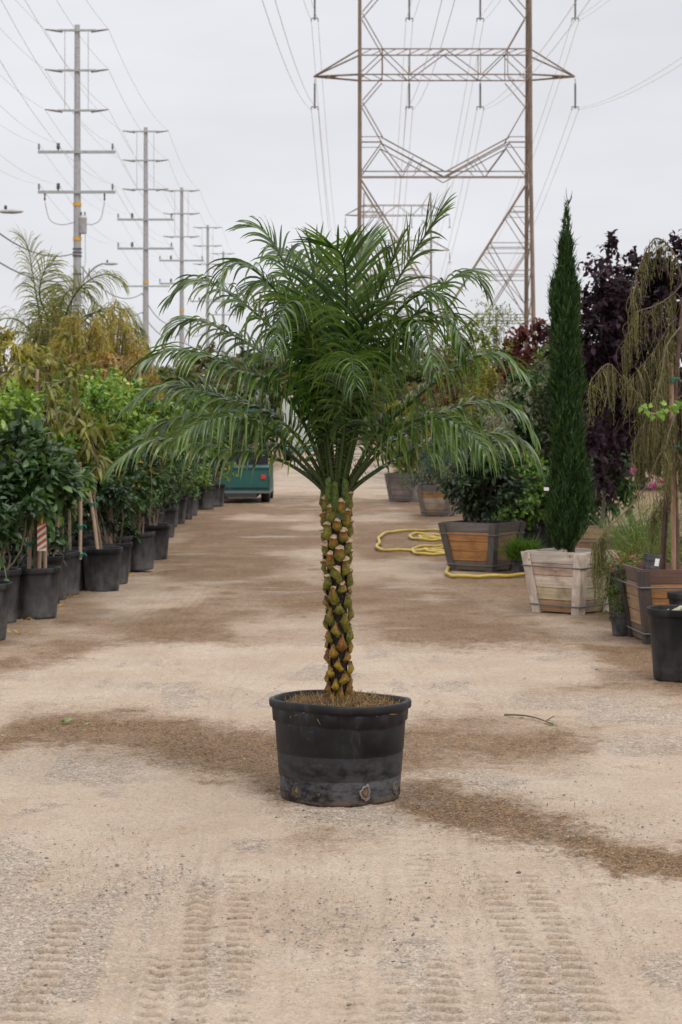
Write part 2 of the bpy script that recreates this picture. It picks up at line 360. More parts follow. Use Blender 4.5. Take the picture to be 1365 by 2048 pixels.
    for sc_, lo, hi, wlo, whi in ((150., .55, 1.2, .45, 1.45), (48., .8, 1.1, .82, 1.15), (17., .93, 1.05, .9, 1.08)):     # loose grains of different sizes
        gv = nd(nt, 'ShaderNodeTexVoronoi', i_Scale=sc_); nt.links.new(co, gv.inputs[0]); gs = nd(nt, 'ShaderNodeSeparateColor'); nt.links.new(gv.outputs['Color'], gs.inputs[0])
        k1a = rng_node(nt, gs.outputs[0], 0, 1, lo, hi); k1b = rng_node(nt, gs.outputs[0], 0, 1, 1 - (1 - lo) * .3, 1 + (hi - 1) * .3)
        mk = nd(nt, 'ShaderNodeMix'); nt.links.new(rng_node(nt, rb, .05, .6, 0, 1), mk.inputs[0]); nt.links.new(k1b, mk.inputs[2]); nt.links.new(k1a, mk.inputs[3]); k1 = mk.outputs[0]; k2 = rng_node(nt, gs.outputs[0], 0, 1, wlo, whi)
        mxk = nd(nt, 'ShaderNodeMix'); nt.links.new(f, mxk.inputs[0]); nt.links.new(k1, mxk.inputs[2]); nt.links.new(k2, mxk.inputs[3])
        sv = nd(nt, 'ShaderNodeVectorMath', operation='SCALE'); nt.links.new(c, sv.inputs[0]); nt.links.new(mxk.outputs[0], sv.inputs['Scale']); c = sv.outputs[0]
    nt.links.new(c, b.inputs['Base Color'])
    pud = noise(nt, 1.1, 3, .5, co, (.6, 1., 1)); wl_ = nd(nt, 'ShaderNodeMath', operation='MULTIPLY'); nt.links.new(f, wl_.inputs[0]); nt.links.new(rng_node(nt, pud, .6, .68, 0, .6), wl_.inputs[1])
    ro = nd(nt, 'ShaderNodeMath', operation='SUBTRACT', i_0=.93); nt.links.new(wl_.outputs[0], ro.inputs[1]); nt.links.new(ro.outputs[0], b.inputs['Roughness'])
    b.inputs['Specular IOR Level'].default_value = .3
    hb = nd(nt, 'ShaderNodeMath', operation='ADD'); nt.links.new(n2, hb.inputs[0]); nt.links.new(n3, hb.inputs[1])
    bump(nt, b, hb.outputs[0], .55, .006)
    me.materials.append(m)
    o = place('ground', me); tag(o, 'pale dirt lane with damp brown patches and tyre tracks', 'ground', kind='structure')
ground()

def pebbles():
    rg = np.random.default_rng(11); mb = MB()
    base = np.array([[1, 0, 0], [-1, 0, 0], [0, 1, 0], [0, -1, 0], [0, 0, 1], [0, 0, -.6]], float)
    tr = np.array([[0, 2, 4], [2, 1, 4], [1, 3, 4], [3, 0, 4], [2, 0, 5], [1, 2, 5], [3, 1, 5], [0, 3, 5]])
    pts = []
    patches = [(170,1700,60,.35),(230,1760,60,.3),(60,1870,60,.4),(30,1960,40,.3),(560,1780,80,.35),(620,1850,80,.3),(700,1860,70,.3),(520,1850,40,.2),(930,1610,90,.4),(1010,1610,70,.3),(1200,1720,120,.4),(1080,1690,90,.4),(1220,1860,60,.3),(900,1860,70,.4),(760,1860,60,.3),(350,1760,50,.2),(120,1760,80,.4),(940,1780,50,.2),(600,1628,40,.1),(680,1636,40,.1),(770,1622,40,.12),(830,1590,40,.15),(1240,1650,90,.3)]
    for (u, v, n, sp) in patches:
        c = gp(u, v); k = n * 7; pts.append(np.c_[c[0] + rg.normal(0, sp * .5, k), c[1] + rg.normal(0, sp, k)])
    pts.append(np.c_[rg.uniform(-2.2, 2.2, 5000), rg.uniform(5.0, 14, 5000)])
    P = np.concatenate(pts); n = len(P)
    r = np.clip(.0019 * np.exp(rg.normal(0, .5, n)), .001, .009)
    big = rg.random(n) < .003; r[big] *= 1.6
    ang = rg.uniform(0, 6.28, n); sc = np.stack([r * rg.uniform(.8, 1.5, n), r * rg.uniform(.7, 1.2, n), r * rg.uniform(.5, .9, n)], -1)
    v = base[None] * (1 + rg.normal(0, .18, (n, 6, 1))) * sc[:, None]
    ca, sa = np.cos(ang)[:, None], np.sin(ang)[:, None]
    v = np.stack([v[..., 0] * ca - v[..., 1] * sa, v[..., 0] * sa + v[..., 1] * ca, v[..., 2]], -1)
    v += np.c_[P, r * .35][:, None]
    shade = rg.uniform(.12, .42, n)[:, None] * np.array([1, .87, .76]); C = np.repeat(shade, 6, 0)
    t = (tr[None] + (np.arange(n) * 6)[:, None, None]).reshape(-1, 3)
    mb.tri(v.reshape(-1, 3), t, C, 0, True)
    o = mb.build('gravel', M_stone); tag(o, 'small loose stones and clods scattered over the lane', 'gravel', kind='stuff')
pebbles()

# ------------------------------------------------------------------ leaves
ST = {'oval': ([0, .25, .6, .85, 1], [.12, .85, 1, .55, .02]), 'lance': ([0, .3, .65, 1], [.15, 1, .75, .02]),
      'blade': ([0, .5, 1], [.6, 1, .05]), 'heart': ([0, .15, .5, 1], [.3, 1, .8, .02])}
def leaves(mb, P, D, Nn, L, W, C, shape='oval', fold=.25, curl=.25, mat=0):
    P = np.asarray(P); n = len(P)
    if n == 0: return
    D = unit(D); S = unit(np.cross(D, Nn)); Nn = np.cross(S, D)
    ts, ws = ST[shape]; m = len(ts); L = np.broadcast_to(L, (n,)); W = np.broadcast_to(W, (n,)); curl = np.broadcast_to(curl, (n,))
    v = np.empty((n, m, 3, 3))
    for i, (t, w) in enumerate(zip(ts, ws)):
        c = P + D * (L * t)[:, None] - Nn * (L * curl * t * t)[:, None]
        hw = (W * w * .5)[:, None]
        v[:, i, 0] = c - S * hw + Nn * hw * fold; v[:, i, 1] = c; v[:, i, 2] = c + S * hw + Nn * hw * fold
    k = np.array([[i * 3 + j, i * 3 + j + 1, i * 3 + j + 4, i * 3 + j + 3] for i in range(m - 1) for j in range(2)])
    q = (k[None] + (np.arange(n) * m * 3)[:, None, None]).reshape(-1, 4)
    mb.add(v.reshape(-1, 3), q, np.repeat(C, m * 3, 0), mat)
def crown_pts(rg, c, rad, k, shell=.45, lump=.3):
    d = unit(rg.normal(0, 1, (k, 3))); r = rg.uniform(shell, 1, (k, 1)) ** (1 / 1.6)
    ph = rg.uniform(0, 6, 3); lum = 1 + lump * (np.sin(3 * d[:, 0] + ph[0]) * np.sin(3 * d[:, 1] + ph[1]) + .6 * np.sin(5 * d[:, 2] + ph[2]))
    return np.asarray(c) + d * r * lum[:, None] * np.asarray(rad), d
def lerp(a, b, t): return np.asarray(a) * (1 - t) + np.asarray(b) * t
def crown(mb, rg, centers, dirs, twigs, per, tlen, L, W, ca, cb, shape='oval', droop=.2, upb=.5, curl=.25, var=.28, mix=None):
    K = len(centers); n = K * twigs
    c = np.repeat(centers, twigs, 0); d = unit(rg.normal(0, 1, (n, 3)) + np.repeat(dirs, twigs, 0) * .7 + np.array([0, 0, upb]))
    tl = rg.uniform(.5, 1.2, n) * tlen
    s = (np.arange(per) + .5) / per
    P = (c[:, None] + d[:, None] * (tl[:, None] * s[None])[..., None]); P[..., 2] -= (tl[:, None] * s[None] ** 2) * droop * .4
    P = P.reshape(-1, 3); T = np.repeat(d, per, 0); N = len(P)
    D = unit(T * .7 + rg.normal(0, .75, (N, 3)) + np.array([0, 0, -droop]))
    Nn = unit(rg.normal(0, .5, (N, 3)) + np.array([0, 0, 1.0]) + T * .2)
    k = np.clip(rg.normal(.45, .3, N), 0, 1)[:, None]
    C = lerp(ca, cb, k) * np.repeat(np.clip(rg.normal(1, var, K), .5, 1.7), twigs * per)[:, None] * rg.uniform(.8, 1.2, (N, 1))
    if mix is not None:
        pick = rg.random(N) < mix[1]; C[pick] = np.asarray(mix[0]) * rg.uniform(.7, 1.3, (pick.sum(), 1))
    leaves(mb, P, D, Nn, L * rg.uniform(.65, 1.2, N), W * rg.uniform(.7, 1.2, N), C, shape, .3, curl)
def spline(P, n):
    P = np.asarray(P, float); m = len(P); Q = np.vstack([2 * P[0] - P[1], P, 2 * P[-1] - P[-2]])
    t = np.linspace(0, m - 1, n); i = np.minimum(t.astype(int), m - 2); f = (t - i)[:, None]
    a, b, c, d = Q[i], Q[i + 1], Q[i + 2], Q[i + 3]
    return .5 * (2 * b + (c - a) * f + (2 * a - 5 * b + 4 * c - d) * f**2 + (3 * b - a - 3 * c + d) * f**3)
def branch(mb, rg, a, b, r0, r1, col, bow=.12, n=5):
    a = np.asarray(a, float); b = np.asarray(b, float); L = np.linalg.norm(b - a)
    m = (a + b) / 2 + rg.normal(0, bow, 3) * L + np.array([0, 0, .08 * L]); mb.tube(spline([a, m, b], n), np.linspace(r0, r1, n), 5, col, cap=False)

# ------------------------------------------------------------------ pots, boxes, stakes
def pot_mesh(r, h, name='pot', n=36, mat=None):
    mb = MB(); rb = r * .8
    prof = [(0, .004), (rb * .9, 0), (rb * .97, .006), (rb, .02), (r * .93, h - .055), (r * .935, h - .05), (r * .985, h - .046), (r, h - .04), (r, h - .006), (r * .99, h), (r * .955, h), (r * .94, h - .01), (r * .9, h - .1)]
    mb.lathe(prof, n, (1, 1, 1)); return mb.mesh(name, mat or M_pot)
POT = pot_mesh(.205, .42); POT_S = pot_mesh(.1, .19)
def soil_mesh(r, z, name='soil'):
    rg = np.random.default_rng(5); mb = MB(); prof = [(r, 0), (r * .8, .012), (r * .5, .016), (r * .2, .025), (.001, .027)]
    mb.lathe([(a, z + b) for a, b in prof], 24); return mb.mesh(name, M_soil)
SOIL = soil_mesh(.187, .335); SOIL_S = soil_mesh(.089, .15)
def add_pot(root, small=False, tilt=0.):
    p = place('pot', POT_S if small else POT, root); s = place('soil', SOIL_S if small else SOIL, p); hq = random.Random(str(tuple(round(t_, 3) for t_ in root.location)))
    k_ = hq.uniform(.93, 1.06); p.scale = (k_, k_ * hq.uniform(.96, 1.04), hq.uniform(.95, 1.04)); p.rotation_euler = (R(hq.uniform(-1.2, 1.2)), R(hq.uniform(-1.2, 1.2)), hq.uniform(0, 6))
    if tilt: p.rotation_euler = (0, tilt, 0); p.location = (0, 0, .012)
    return p
def stake(root, a, b, r=.016, ties=(), col=(.36, .25, .18), name='stake'):
    mb = MB(); a = np.asarray(a, float); b = np.asarray(b, float); mb.tube([a, (a + b) / 2 + np.array([.006, 0, 0]), b], [r, r, r * .97], 8, col); o = mb.build(name, M_stake, root)
    for t in ties:
        c = a + (b - a) * t; k = MB(); ang = np.linspace(0, 2 * math.pi, 13)
        for dz in (-.012, 0, .012): k.tube(np.c_[c[0] + np.cos(ang) * (r + .004) + .004, c[1] + np.sin(ang) * (r + .006), np.full(13, c[2] + dz) + .006 * np.sin(ang)], .006, 4, (.01, .17, .12), cap=False)
        k.tube([c + (r, -r, 0), c + (r + .03, -r - .01, .012), c + (r + .045, -r, -.012)], .006, 4, (.01, .17, .12)); k.build('tie', M_tie, o)
    return o

def planter(root, a, ratio, h, cols, bat=(.4, .33, .27), bz=(.14, .76), top=None):
    """tapered wooden box, outer half-width a at the top; cols bottom->top colours of the horizontal boards"""
    b = a * ratio; n = len(cols); rg = np.random.default_rng(int(a * 1e4) + int(cols[0][0] * 1e4)); body = MB(); t = .02
    def hw(z): return b + (a - b) * z / h
    for side in range(4):
        an = side * math.pi / 2; ca, sa = math.cos(an), math.sin(an)
        def rot(p): p = np.asarray(p, float); return np.c_[p[:, 0] * ca - p[:, 1] * sa, p[:, 0] * sa + p[:, 1] * ca, p[:, 2]]
        zb = np.linspace(0.012, h, n + 1)
        for i in range(n):
            z0, z1 = zb[i] + .0025, zb[i + 1] - .0025; e = rg.uniform(-.002, .003); c = np.asarray(cols[i]) * rg.uniform(.82, 1.15)
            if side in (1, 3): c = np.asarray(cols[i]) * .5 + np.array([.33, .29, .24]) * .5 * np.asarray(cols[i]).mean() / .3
            w0, w1 = hw(z0), hw(z1); i0 = w0 - .003 - (0 if side % 2 == 0 else t); i1 = w1 - .003 - (0 if side % 2 == 0 else t)
            body.hexa(rot([(-i0, -w0 - e, z0), (i0, -w0 - e, z0), (i0, -w0 + t, z0), (-i0, -w0 + t, z0), (-i1, -w1 - e, z1), (i1, -w1 - e, z1), (i1, -w1 + t, z1), (-i1, -w1 + t, z1)]), c)
    o = body.build('planter_box', M_plank, root)
    for side in range(4):
        an = side * math.pi / 2; ca, sa = math.cos(an), math.sin(an)
        def rot(p): p = np.asarray(p, float); return np.c_[p[:, 0] * ca - p[:, 1] * sa, p[:, 0] * sa + p[:, 1] * ca, p[:, 2]]
        for sg in (-1, 1):
            mb = MB(); z0, z1 = .0, h - .012; w0, w1 = hw(z0), hw(z1); bw = .075; tt = .02; c = np.asarray(bat) * rg.uniform(.85, 1.15)
            off = tt + .006 if side % 2 == 0 else .004
            xs0 = sorted((sg * (w0 + off), sg * (w0 + off - bw))); xs1 = sorted((sg * (w1 + off), sg * (w1 + off - bw)))
            y = .0065
            mb.hexa(rot([(xs0[0], -w0 - y - tt, z0), (xs0[1], -w0 - y - tt, z0), (xs0[1], -w0 - y, z0), (xs0[0], -w0 - y, z0), (xs1[0], -w1 - y - tt, z1), (xs1[1], -w1 - y - tt, z1), (xs1[1], -w1 - y, z1), (xs1[0], -w1 - y, z1)]), c)
            mb.build('batten', M_batten, o)
    for f in bz:
        mb = MB(); z = h * f; w = hw(z) + .031; P = np.array([(-w, -w, z), (w, -w, z - .006), (w, w, z), (-w, w, z + .004), (-w, -w, z)])
        mb.tube(np.concatenate([np.linspace(P[i], P[i + 1], 6)[:-1] for i in range(4)] + [P[-1:]]), .007, 5, (.12, .12, .125)); mb.build('wire_band', M_wire, o)
    s = MB(); zz = h - .07; w = hw(zz) - .022; g = np.linspace(-w, w, 9); X, Y = np.meshgrid(g, g); Z = zz + .025 * np.cos(X / w * 1.4) * np.cos(Y / w * 1.4) + rg.normal(0, .006, X.shape)
    i = (np.arange(8)[:, None] * 9 + np.arange(8)).ravel(); s.add(np.stack([X, Y, Z], -1), np.stack([i, i + 1, i + 10, i + 9], -1)); s.build('soil', M_soil, o)
    return o

# ------------------------------------------------------------------ the potted palm
YP = 8.6
def frond_mesh(pts, Lmax, droop, A, seed, roll=0., t0=.26, spacing=.0218, hw=.0073, yellow=.3, cols=((.014, .043, .005), (.105, .185, .03)), spines=True, fwd=(1.15, .5), mats=None):
    rg = np.random.default_rng(seed); n = 70; P = spline(pts, n)
    seg = np.linalg.norm(np.diff(P, axis=0), axis=1); s = np.r_[0, np.cumsum(seg)]; Ltot = s[-1]
    T = unit(np.gradient(P, axis=0)); A = unit(np.array([A[0], A[1], 0.0])); S0 = unit(np.cross(A, (0, 0, 1.0)))
    S = unit(S0 - T * (T @ S0)[:, None]); Nn = np.cross(S, T)
    if Nn[n // 2] @ (np.array([0, 0, 1.0]) - A * .6) < 0: Nn = -Nn
    if roll:
        S, Nn = S * math.cos(roll) + Nn * math.sin(roll), Nn * math.cos(roll) - S * math.sin(roll)
    m = int((1 - t0) * Ltot / spacing)
    leaf = MB(); rac = MB()
    for sg in (-1, 1):
        t = t0 + (1 - t0) * np.clip((np.arange(m) + rg.uniform(-.3, .3, m) + (.25 if sg > 0 else 0)) / m, 0, 1)
        idx = np.interp(t * Ltot, s, np.arange(n)); f = lambda a: np.stack([np.interp(idx, np.arange(n), a[:, k]) for k in range(3)], -1)
        p, tt, ss, nn = f(P), unit(f(T)), unit(f(S)), unit(f(Nn))
        tp = (t - t0) / (1 - t0)
        L = Lmax * np.interp(tp, [0, .08, .3, .65, 1], [.3, .75, 1, .88, .45]) * rg.uniform(.86, 1.1, m) * (.98 if spines else 1)
        a = np.interp(tp, [0, .6, 1], [fwd[0], (fwd[0] + fwd[1]) * .52, fwd[1] * .55]) + rg.normal(0, .09, m)
        vv = np.interp(tp, [0, 1], [.6, .3]) + rg.normal(0, .14, m)
        lat = ss * sg * np.cos(vv)[:, None] + nn * np.sin(vv)[:, None]
        d = unit(tt * np.cos(a)[:, None] + lat * np.sin(a)[:, None])
        K = 8; V = np.empty((m, K, 3, 3)); c = p.copy(); C = np.empty((m, K, 3, 3))
        g = droop * (1.2 if spines else 1) * rg.uniform(.6, 1.4, m)[:, None]; base = lerp(cols[0], cols[1], np.clip(rg.normal(.4, .3, (m, 1)), 0, 1)); yl = (rg.random((m, 1)) < yellow) * rg.uniform(.3, 1, (m, 1))
        brk = (rg.random(m) < .06); dm = L / (K - 1)
        for k in range(K):
            u = k / (K - 1); w = hw * np.interp(u, [0, .12, .45, .8, 1], [.45, .9, 1, .62, .04]) * np.interp(tp, [0, .2, 1], [.6, 1, .75])[:, None]
            wd = unit(tt - d * (tt * d).sum(1, keepdims=True) + .15 * nn); up = np.cross(wd, d) * sg
            V[:, k, 0] = c - wd * w - up * w * .35; V[:, k, 1] = c; V[:, k, 2] = c + wd * w - up * w * .35
            cc = base * (1 + .25 * u); C[:, k] = (cc * (1 - yl * sst(u, .5, 1)) + np.array([.26, .2, .035]) * yl * sst(u, .5, 1))[:, None]
            d = unit(d + np.array([0, 0, -1.0]) * (g * (.35 + 1.6 * u)) * dm[:, None] * (1 + 6 * brk * (abs(u - .4) < .1))[:, None]); c = c + d * dm[:, None]
        kq = np.array([[i * 3 + j, i * 3 + j + 1, i * 3 + j + 4, i * 3 + j + 3] for i in range(K - 1) for j in range(2)])
        leaf.add(V.reshape(-1, 3), (kq[None] + (np.arange(m) * K * 3)[:, None, None]).reshape(-1, 4), C.reshape(-1, 3))
        if spines:
            ms = int(t0 * Ltot / .022)
            for k in range(ms):
                t_ = t0 * (.12 + .95 * k / ms); i = int(np.interp(t_ * Ltot, s, np.arange(n)))
                d_ = unit(S[i] * sg * rg.uniform(.7, 1.1) + Nn[i] * rg.uniform(0, .7) + T[i] * rg.uniform(-.1, .7)); l = rg.uniform(.03, .085)
                rac.tube([P[i], P[i] + d_ * l * .6, P[i] + d_ * l], [.0022, .0015, .0004], 3, (.12, .15, .045), cap=False)
    r = np.interp(np.linspace(0, 1, n), [0, .05, .12, .3, 1], [.026, .021, .0125, .0075, .002]) if spines else np.interp(np.linspace(0, 1, n), [0, 1], [.02, .003])
    cl = lerp(np.array([.045, .07, .014]), np.array([.04, .085, .02]), np.linspace(0, 1, n)[:, None]); rac.tube(P, r, 7, cl)
    return leaf.mesh('frond', mats or M_frond), rac.mesh('rachis', M_leaf)
# (photo points of the midrib from crown to tip, depth of the tip relative to the crown in m (negative = towards the viewer), leaflet length, droop, roll)
FRONDS = [
 ([(652,990),(590,935),(520,908),(434,895),(350,880),(285,888),(232,925)], -.10, .27, 8.5, .25),
 ([(654,985),(612,925),(560,872),(505,842),(445,836),(390,852),(352,880)], -.55, .29, 9, .1),
 ([(650,985),(570,900),(490,848),(410,830),(340,842),(288,872)], .25, .25, 9, 0),
 ([(655,978),(600,880),(530,822),(450,798),(370,772),(312,776),(262,806)], .15, .27, 8, .2),
 ([(658,972),(610,850),(550,775),(480,740),(400,708),(345,700),(290,722)], -.25, .29, 7, .3),
 ([(660,970),(620,830),(565,740),(500,690),(430,652),(378,640),(335,668)], .3, .27, 8, .1),
 ([(662,968),(625,800),(575,692),(510,625),(445,578),(395,560),(348,588)], .1, .29, 7, .3),
 ([(664,965),(638,800),(605,682),(565,600),(515,545),(470,528),(440,560)], -.3, .28, 8, .2),
 ([(667,962),(645,800),(620,680),(592,585),(560,510),(528,462),(492,452)], .1, .25, 6, .5),
 ([(668,960),(650,780),(632,660),(612,575),(600,530),(575,505),(545,515)], .45, .27, 6, .2),
 ([(673,958),(684,760),(692,640),(692,560),(687,520),(676,500),(646,486)], -.42, .36, 1.0, 0),
 ([(676,955),(690,760),(704,640),(712,560),(722,510),(734,480)], .25, .34, 1.8, 0),
 ([(679,957),(712,760),(755,640),(805,545),(845,480),(884,418)], .05, .33, 2.4, .6),
 ([(683,962),(725,800),(790,688),(850,605),(900,560),(940,545),(968,572)], .1, .27, 8, -.2),
 ([(686,966),(735,800),(795,705),(850,645),(890,635),(915,660),(930,715)], -.4, .28, 9, -.2),
 ([(690,975),(755,870),(835,795),(900,742),(960,712),(1005,712),(1046,745)], -.15, .27, 8, -.2),
 ([(694,983),(770,895),(850,845),(920,814),(980,806),(1030,820),(1064,862)], .05, .27, 9.5, -.2),
 ([(696,988),(745,905),(800,856),(860,836),(915,848),(955,880),(975,915)], -.6, .29, 10, -.1),
 ([(698,990),(780,925),(860,886),(940,872),(1000,868),(1048,886),(1073,922)], .2, .27, 10, -.2),
 ([(676,960),(690,850),(700,770),(705,728),(703,712),(706,735),(712,775)], -.72, .29, 9, 0),
 ([(666,962),(640,770),(612,655),(592,606),(572,612),(556,650),(548,700)], -.6, .28, 8, .1),
 ([(684,962),(735,770),(790,668),(822,640),(848,655),(862,700),(868,750)], -.62, .28, 9, -.1),
 ([(670,958),(655,760),(640,640),(628,560),(634,520),(646,500)], .1, .33, 2.6, 0),
 ([(680,958),(705,770),(735,650),(762,575),(782,530),(792,500)], -.2, .33, 2.4, -.4),
 ([(682,960),(712,790),(758,680),(800,620),(838,590),(872,590),(898,618)], -.2, .28, 7, -.2),
 ([(667,960),(645,780),(618,665),(585,600),(548,570),(512,572),(486,605)], .3, .28, 7, .2),
]
def palm():
    root = thing('potted_palm', 'feathery date palm with knobbly trunk in a scuffed black tub, centre of the lane', 'palm', (at(680, 0, YP)[0], YP, 0))
    ox = root.location.x; O = np.array([ox, YP, 0])
    rg = np.random.default_rng(21)
    # --- tub
    n = 96; ang = np.arange(n) / n * 2 * math.pi
    prof = [(.0, .004), (.225, 0), (.243, .004), (.250, .016), (.251, .05), (.2545, .102), (.2525, .106), (.2560, .110), (.2630, .203), (.2610, .207), (.2645, .211), (.2715, .325), (.2705, .33), (.275, .336), (.2795, .385), (.280, .388), (.287, .392), (.290, .4), (.290, .418), (.286, .425), (.277, .425), (.273, .42), (.268, .38), (.262, .33)]
    prof = np.array(prof); m = len(prof); r = prof[:, 0][:, None] * (1 + .022 * np.cos(4 * ang + .5) + .012 * np.cos(2 * ang + .3) + .006 * np.cos(3 * ang))[None]
    z = np.repeat(prof[:, 1][:, None], n, 1)
    z = z + (prof[:, 1][:, None] > .3) * (.007 * np.cos(ang + 2.6)[None] + .004 * np.cos(3 * ang)) + (prof[:, 1][:, None] < .35) * (prof[:, 1][:, None] > .05) * .003 * np.sin(3 * ang + 1)[None]
    panel = ((ang * 14 / (2 * math.pi)) % 1 < .36)
    band = (prof[:, 1] > .333) & (prof[:, 1] < .386) & (np.arange(m) < 16)
    r = r + band[:, None] * panel[None] * .006
    lip = (prof[:, 1] > .389) & (np.arange(m) < 20); wide = ((ang * 4 / (2 * math.pi) + .1) % 1 < .25); r = r + lip[:, None] * wide[None] * .007
    dent = (prof[:, 1][:, None] < .11) * np.maximum(0, np.cos(ang - 4.1))[None] ** 8 * -.008; r = r + dent
    mb = MB(); i = np.arange(m - 1)[:, None] * n; j = np.arange(n)[None]; k = (j + 1) % n
    mb.add(np.stack([r * np.cos(ang), r * np.sin(ang), z], -1).reshape(-1, 3), np.stack([i + j, i + k, i + n + k, i + n + j], -1).reshape(-1, 4))
    pot = mb.build('tub', None or tub_mat(), root)
    # drain holes with torn, dirt-crusted lips
    for (a, w, h, ragged, pale) in ((-2.42, .026, .035, .4, .5), (-1.93, .012, .012, .2, .35), (-1.12, .022, .036, .35, 1.5), (-.42, .016, .03, .3, .7)):
        hb = MB(); kk = 20; t = np.arange(kk) / kk * 2 * math.pi; cz = .053
        for rr, dep, c in ((1.13, -.001, (.11 * pale, .105 * pale, .1 * pale)), (1.0, .004, (.13 * pale, .12 * pale, .11 * pale)), (.72, -.004, (.14, .1, .07)), (.45, .001, (.1, .06, .03)), (.02, .004, (.2, .13, .06))):
            R_ = rr * (1 + ragged * .35 * np.sin(3 * t + a) + .12 * np.sin(7 * t)); xx = w * R_ * np.cos(t); zz = cz + h * R_ * np.sin(t) * np.where(np.sin(t) < 0, .7, 1); zz = np.maximum(zz, .01)
            an = a + xx / .25; rad = .252 * (1 + .022 * np.cos(4 * an + .5) + .012 * np.cos(2 * an + .3)) + dep + .002 + np.maximum(0, np.cos(an - 4.1)) ** 8 * -.008
            hb.V.append(np.stack([rad * np.cos(an), rad * np.sin(an), zz], -1)); hb.C.append(np.tile(c, (kk, 1)))
        q = np.array([[s_ * kk + j_, s_ * kk + (j_ + 1) % kk, (s_ + 1) * kk + (j_ + 1) % kk, (s_ + 1) * kk + j_] for s_ in range(4) for j_ in range(kk)])
        hb.Q.append(q); hb.QM.append(np.zeros(len(q))); hb.SM.append(np.ones(len(q))); hb.build('drain_hole', M_fib, pot)
    s = MB(); gr = np.linspace(0, 1, 14); pr = .268 * gr[::-1]; prz = .375 + .045 * (1 - gr[::-1] ** 2)
    s.lathe(np.c_[pr, prz], 64)
    sv = s.V[0]; sv[:, 2] += rg.normal(0, .006, len(sv)); s.build('soil', M_soil, pot)
    f = MB(); N = 4200; rr = .258 * np.sqrt(rg.random(N)); th = rg.uniform(0, 6.283, N)
    clump = .5 + .5 * np.sin(3 * th + 8 * rr / .27); keep = rg.random(N) < .35 + .65 * clump; rr, th = rr[keep], th[keep]; N = len(rr)
    b = np.c_[rr * np.cos(th), rr * np.sin(th), .372 + .045 * (1 - (rr / .277) ** 2)]
    d = unit(rg.normal(0, 1, (N, 3)) + np.array([0, 0, .55])); l = rg.uniform(.015, .055, N)
    for q_ in range(N):
        e1 = b[q_] + d[q_] * l[q_] * .5 + rg.normal(0, .006, 3); e2 = e1 + unit(d[q_] + rg.normal(0, .7, 3)) * l[q_] * .5; sh = rg.uniform(.4, 1.25)
        f.tube([b[q_], e1, e2], [.0016, .0013, .0006], 3, (.30 * sh, .19 * sh, .085 * sh), cap=False)
    f.build('dry_roots', M_fib, pot)
    # --- trunk with leaf-base stubs
    base = at(679, 1392, YP) - O; top = at(674, 975, YP) - O
    mid = at(677, 1250, YP) - O; mid2 = at(674, 1100, YP) - O
    ax = spline([base - (0, 0, .05), base, mid, mid2, top], 40); t = np.linspace(0, 1, 40)
    rad = np.interp(t, [0, .15, .45, .75, 1], [.042, .038, .037, .045, .046])
    tm = MB(); tm.tube(ax, rad, 18, (.014, .008, .007)); tr = tm
    nb = 104; gold = 2.39996
    for k in range(nb + 8):
        wedge = k >= nb; tt = .07 + .885 * (k / nb) if not wedge else .95 + .03 * (k - nb) / 8; az = k * gold; c = np.array([np.interp(tt, t, ax[:, a]) for a in range(3)]); r0 = np.interp(tt, t, rad)
        o = np.array([math.cos(az), math.sin(az), 0]); sd = np.array([-math.sin(az), math.cos(az), 0]); up = np.array([0, 0, 1.])
        w = .0275 * rg.uniform(.85, 1.15) * np.interp(tt, [0, .5, 1], [.95, 1., 1.05]); h = .066 * rg.uniform(.7, 1.25); high = sst(tt, .5, .72)
        ragged = 1 - high; tilt_ = rg.normal(0, .09)
        if wedge: h, w, tilt_ = .13, .0205, 0.
        # rows bottom -> top : (height, half-width, outward)
        jit = rg.uniform(.6, 1.2); rows = [(0, .25, .002), (.13, .62, .016 * jit), (.3, .95, .030 * jit), (.55, .86 - .3 * ragged, .030 + .004 * ragged), (.82, .74 - .46 * ragged, .026), (1.0, .66 - .52 * ragged, .023 + .012 * high)]
        cs = np.array([-1, -.5, 0, .5, 1]); V = []; C = []
        if tt > .45: g0 = lerp(np.array([.19, .19, .02]), np.array([.1, .13, .02]), rg.random()); g1 = lerp(np.array([.22, .09, .025]), np.array([.12, .11, .02]), rg.random())
        else: g0 = lerp(np.array([.44, .34, .02]), np.array([.24, .11, .02]), rg.random()); g1 = lerp(np.array([.15, .05, .035]), np.array([.22, .14, .02]), rg.random() * .8)
        for ri, (hh, ww, oo) in enumerate(rows):
            for ci in cs:
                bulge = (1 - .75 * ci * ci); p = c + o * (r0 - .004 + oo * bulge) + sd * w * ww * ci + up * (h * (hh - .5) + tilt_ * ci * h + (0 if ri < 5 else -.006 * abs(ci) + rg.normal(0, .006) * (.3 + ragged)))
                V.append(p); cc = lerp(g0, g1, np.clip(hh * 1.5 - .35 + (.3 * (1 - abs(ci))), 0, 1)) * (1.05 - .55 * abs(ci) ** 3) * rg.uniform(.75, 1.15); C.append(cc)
        for ci in cs:                       # cut face
            V.append(c + o * (r0 + .004) + sd * w * .62 * ci * (1 - .5 * ragged) + up * (h * .5 + .017 * high - .006 * abs(ci) * high)); C.append((.42, .3, .2) if high > .4 else (.1, .05, .04))
        for ci in cs:
            pass
        q = [[i_ * 5 + j_, i_ * 5 + j_ + 1, (i_ + 1) * 5 + j_ + 1, (i_ + 1) * 5 + j_] for i_ in range(6) for j_ in range(4)]
        V = np.array(V); C = np.array(C)
        if wedge: C[:] = lerp((.05, .085, .016), (.085, .11, .022), rg.random((len(C), 1)))
        # duplicate the rim row so the cut face keeps its own colour
        V2 = np.vstack([V[:30], V[25:30], V[30:]]); C2 = np.vstack([C[:30], C[30:], C[30:]])
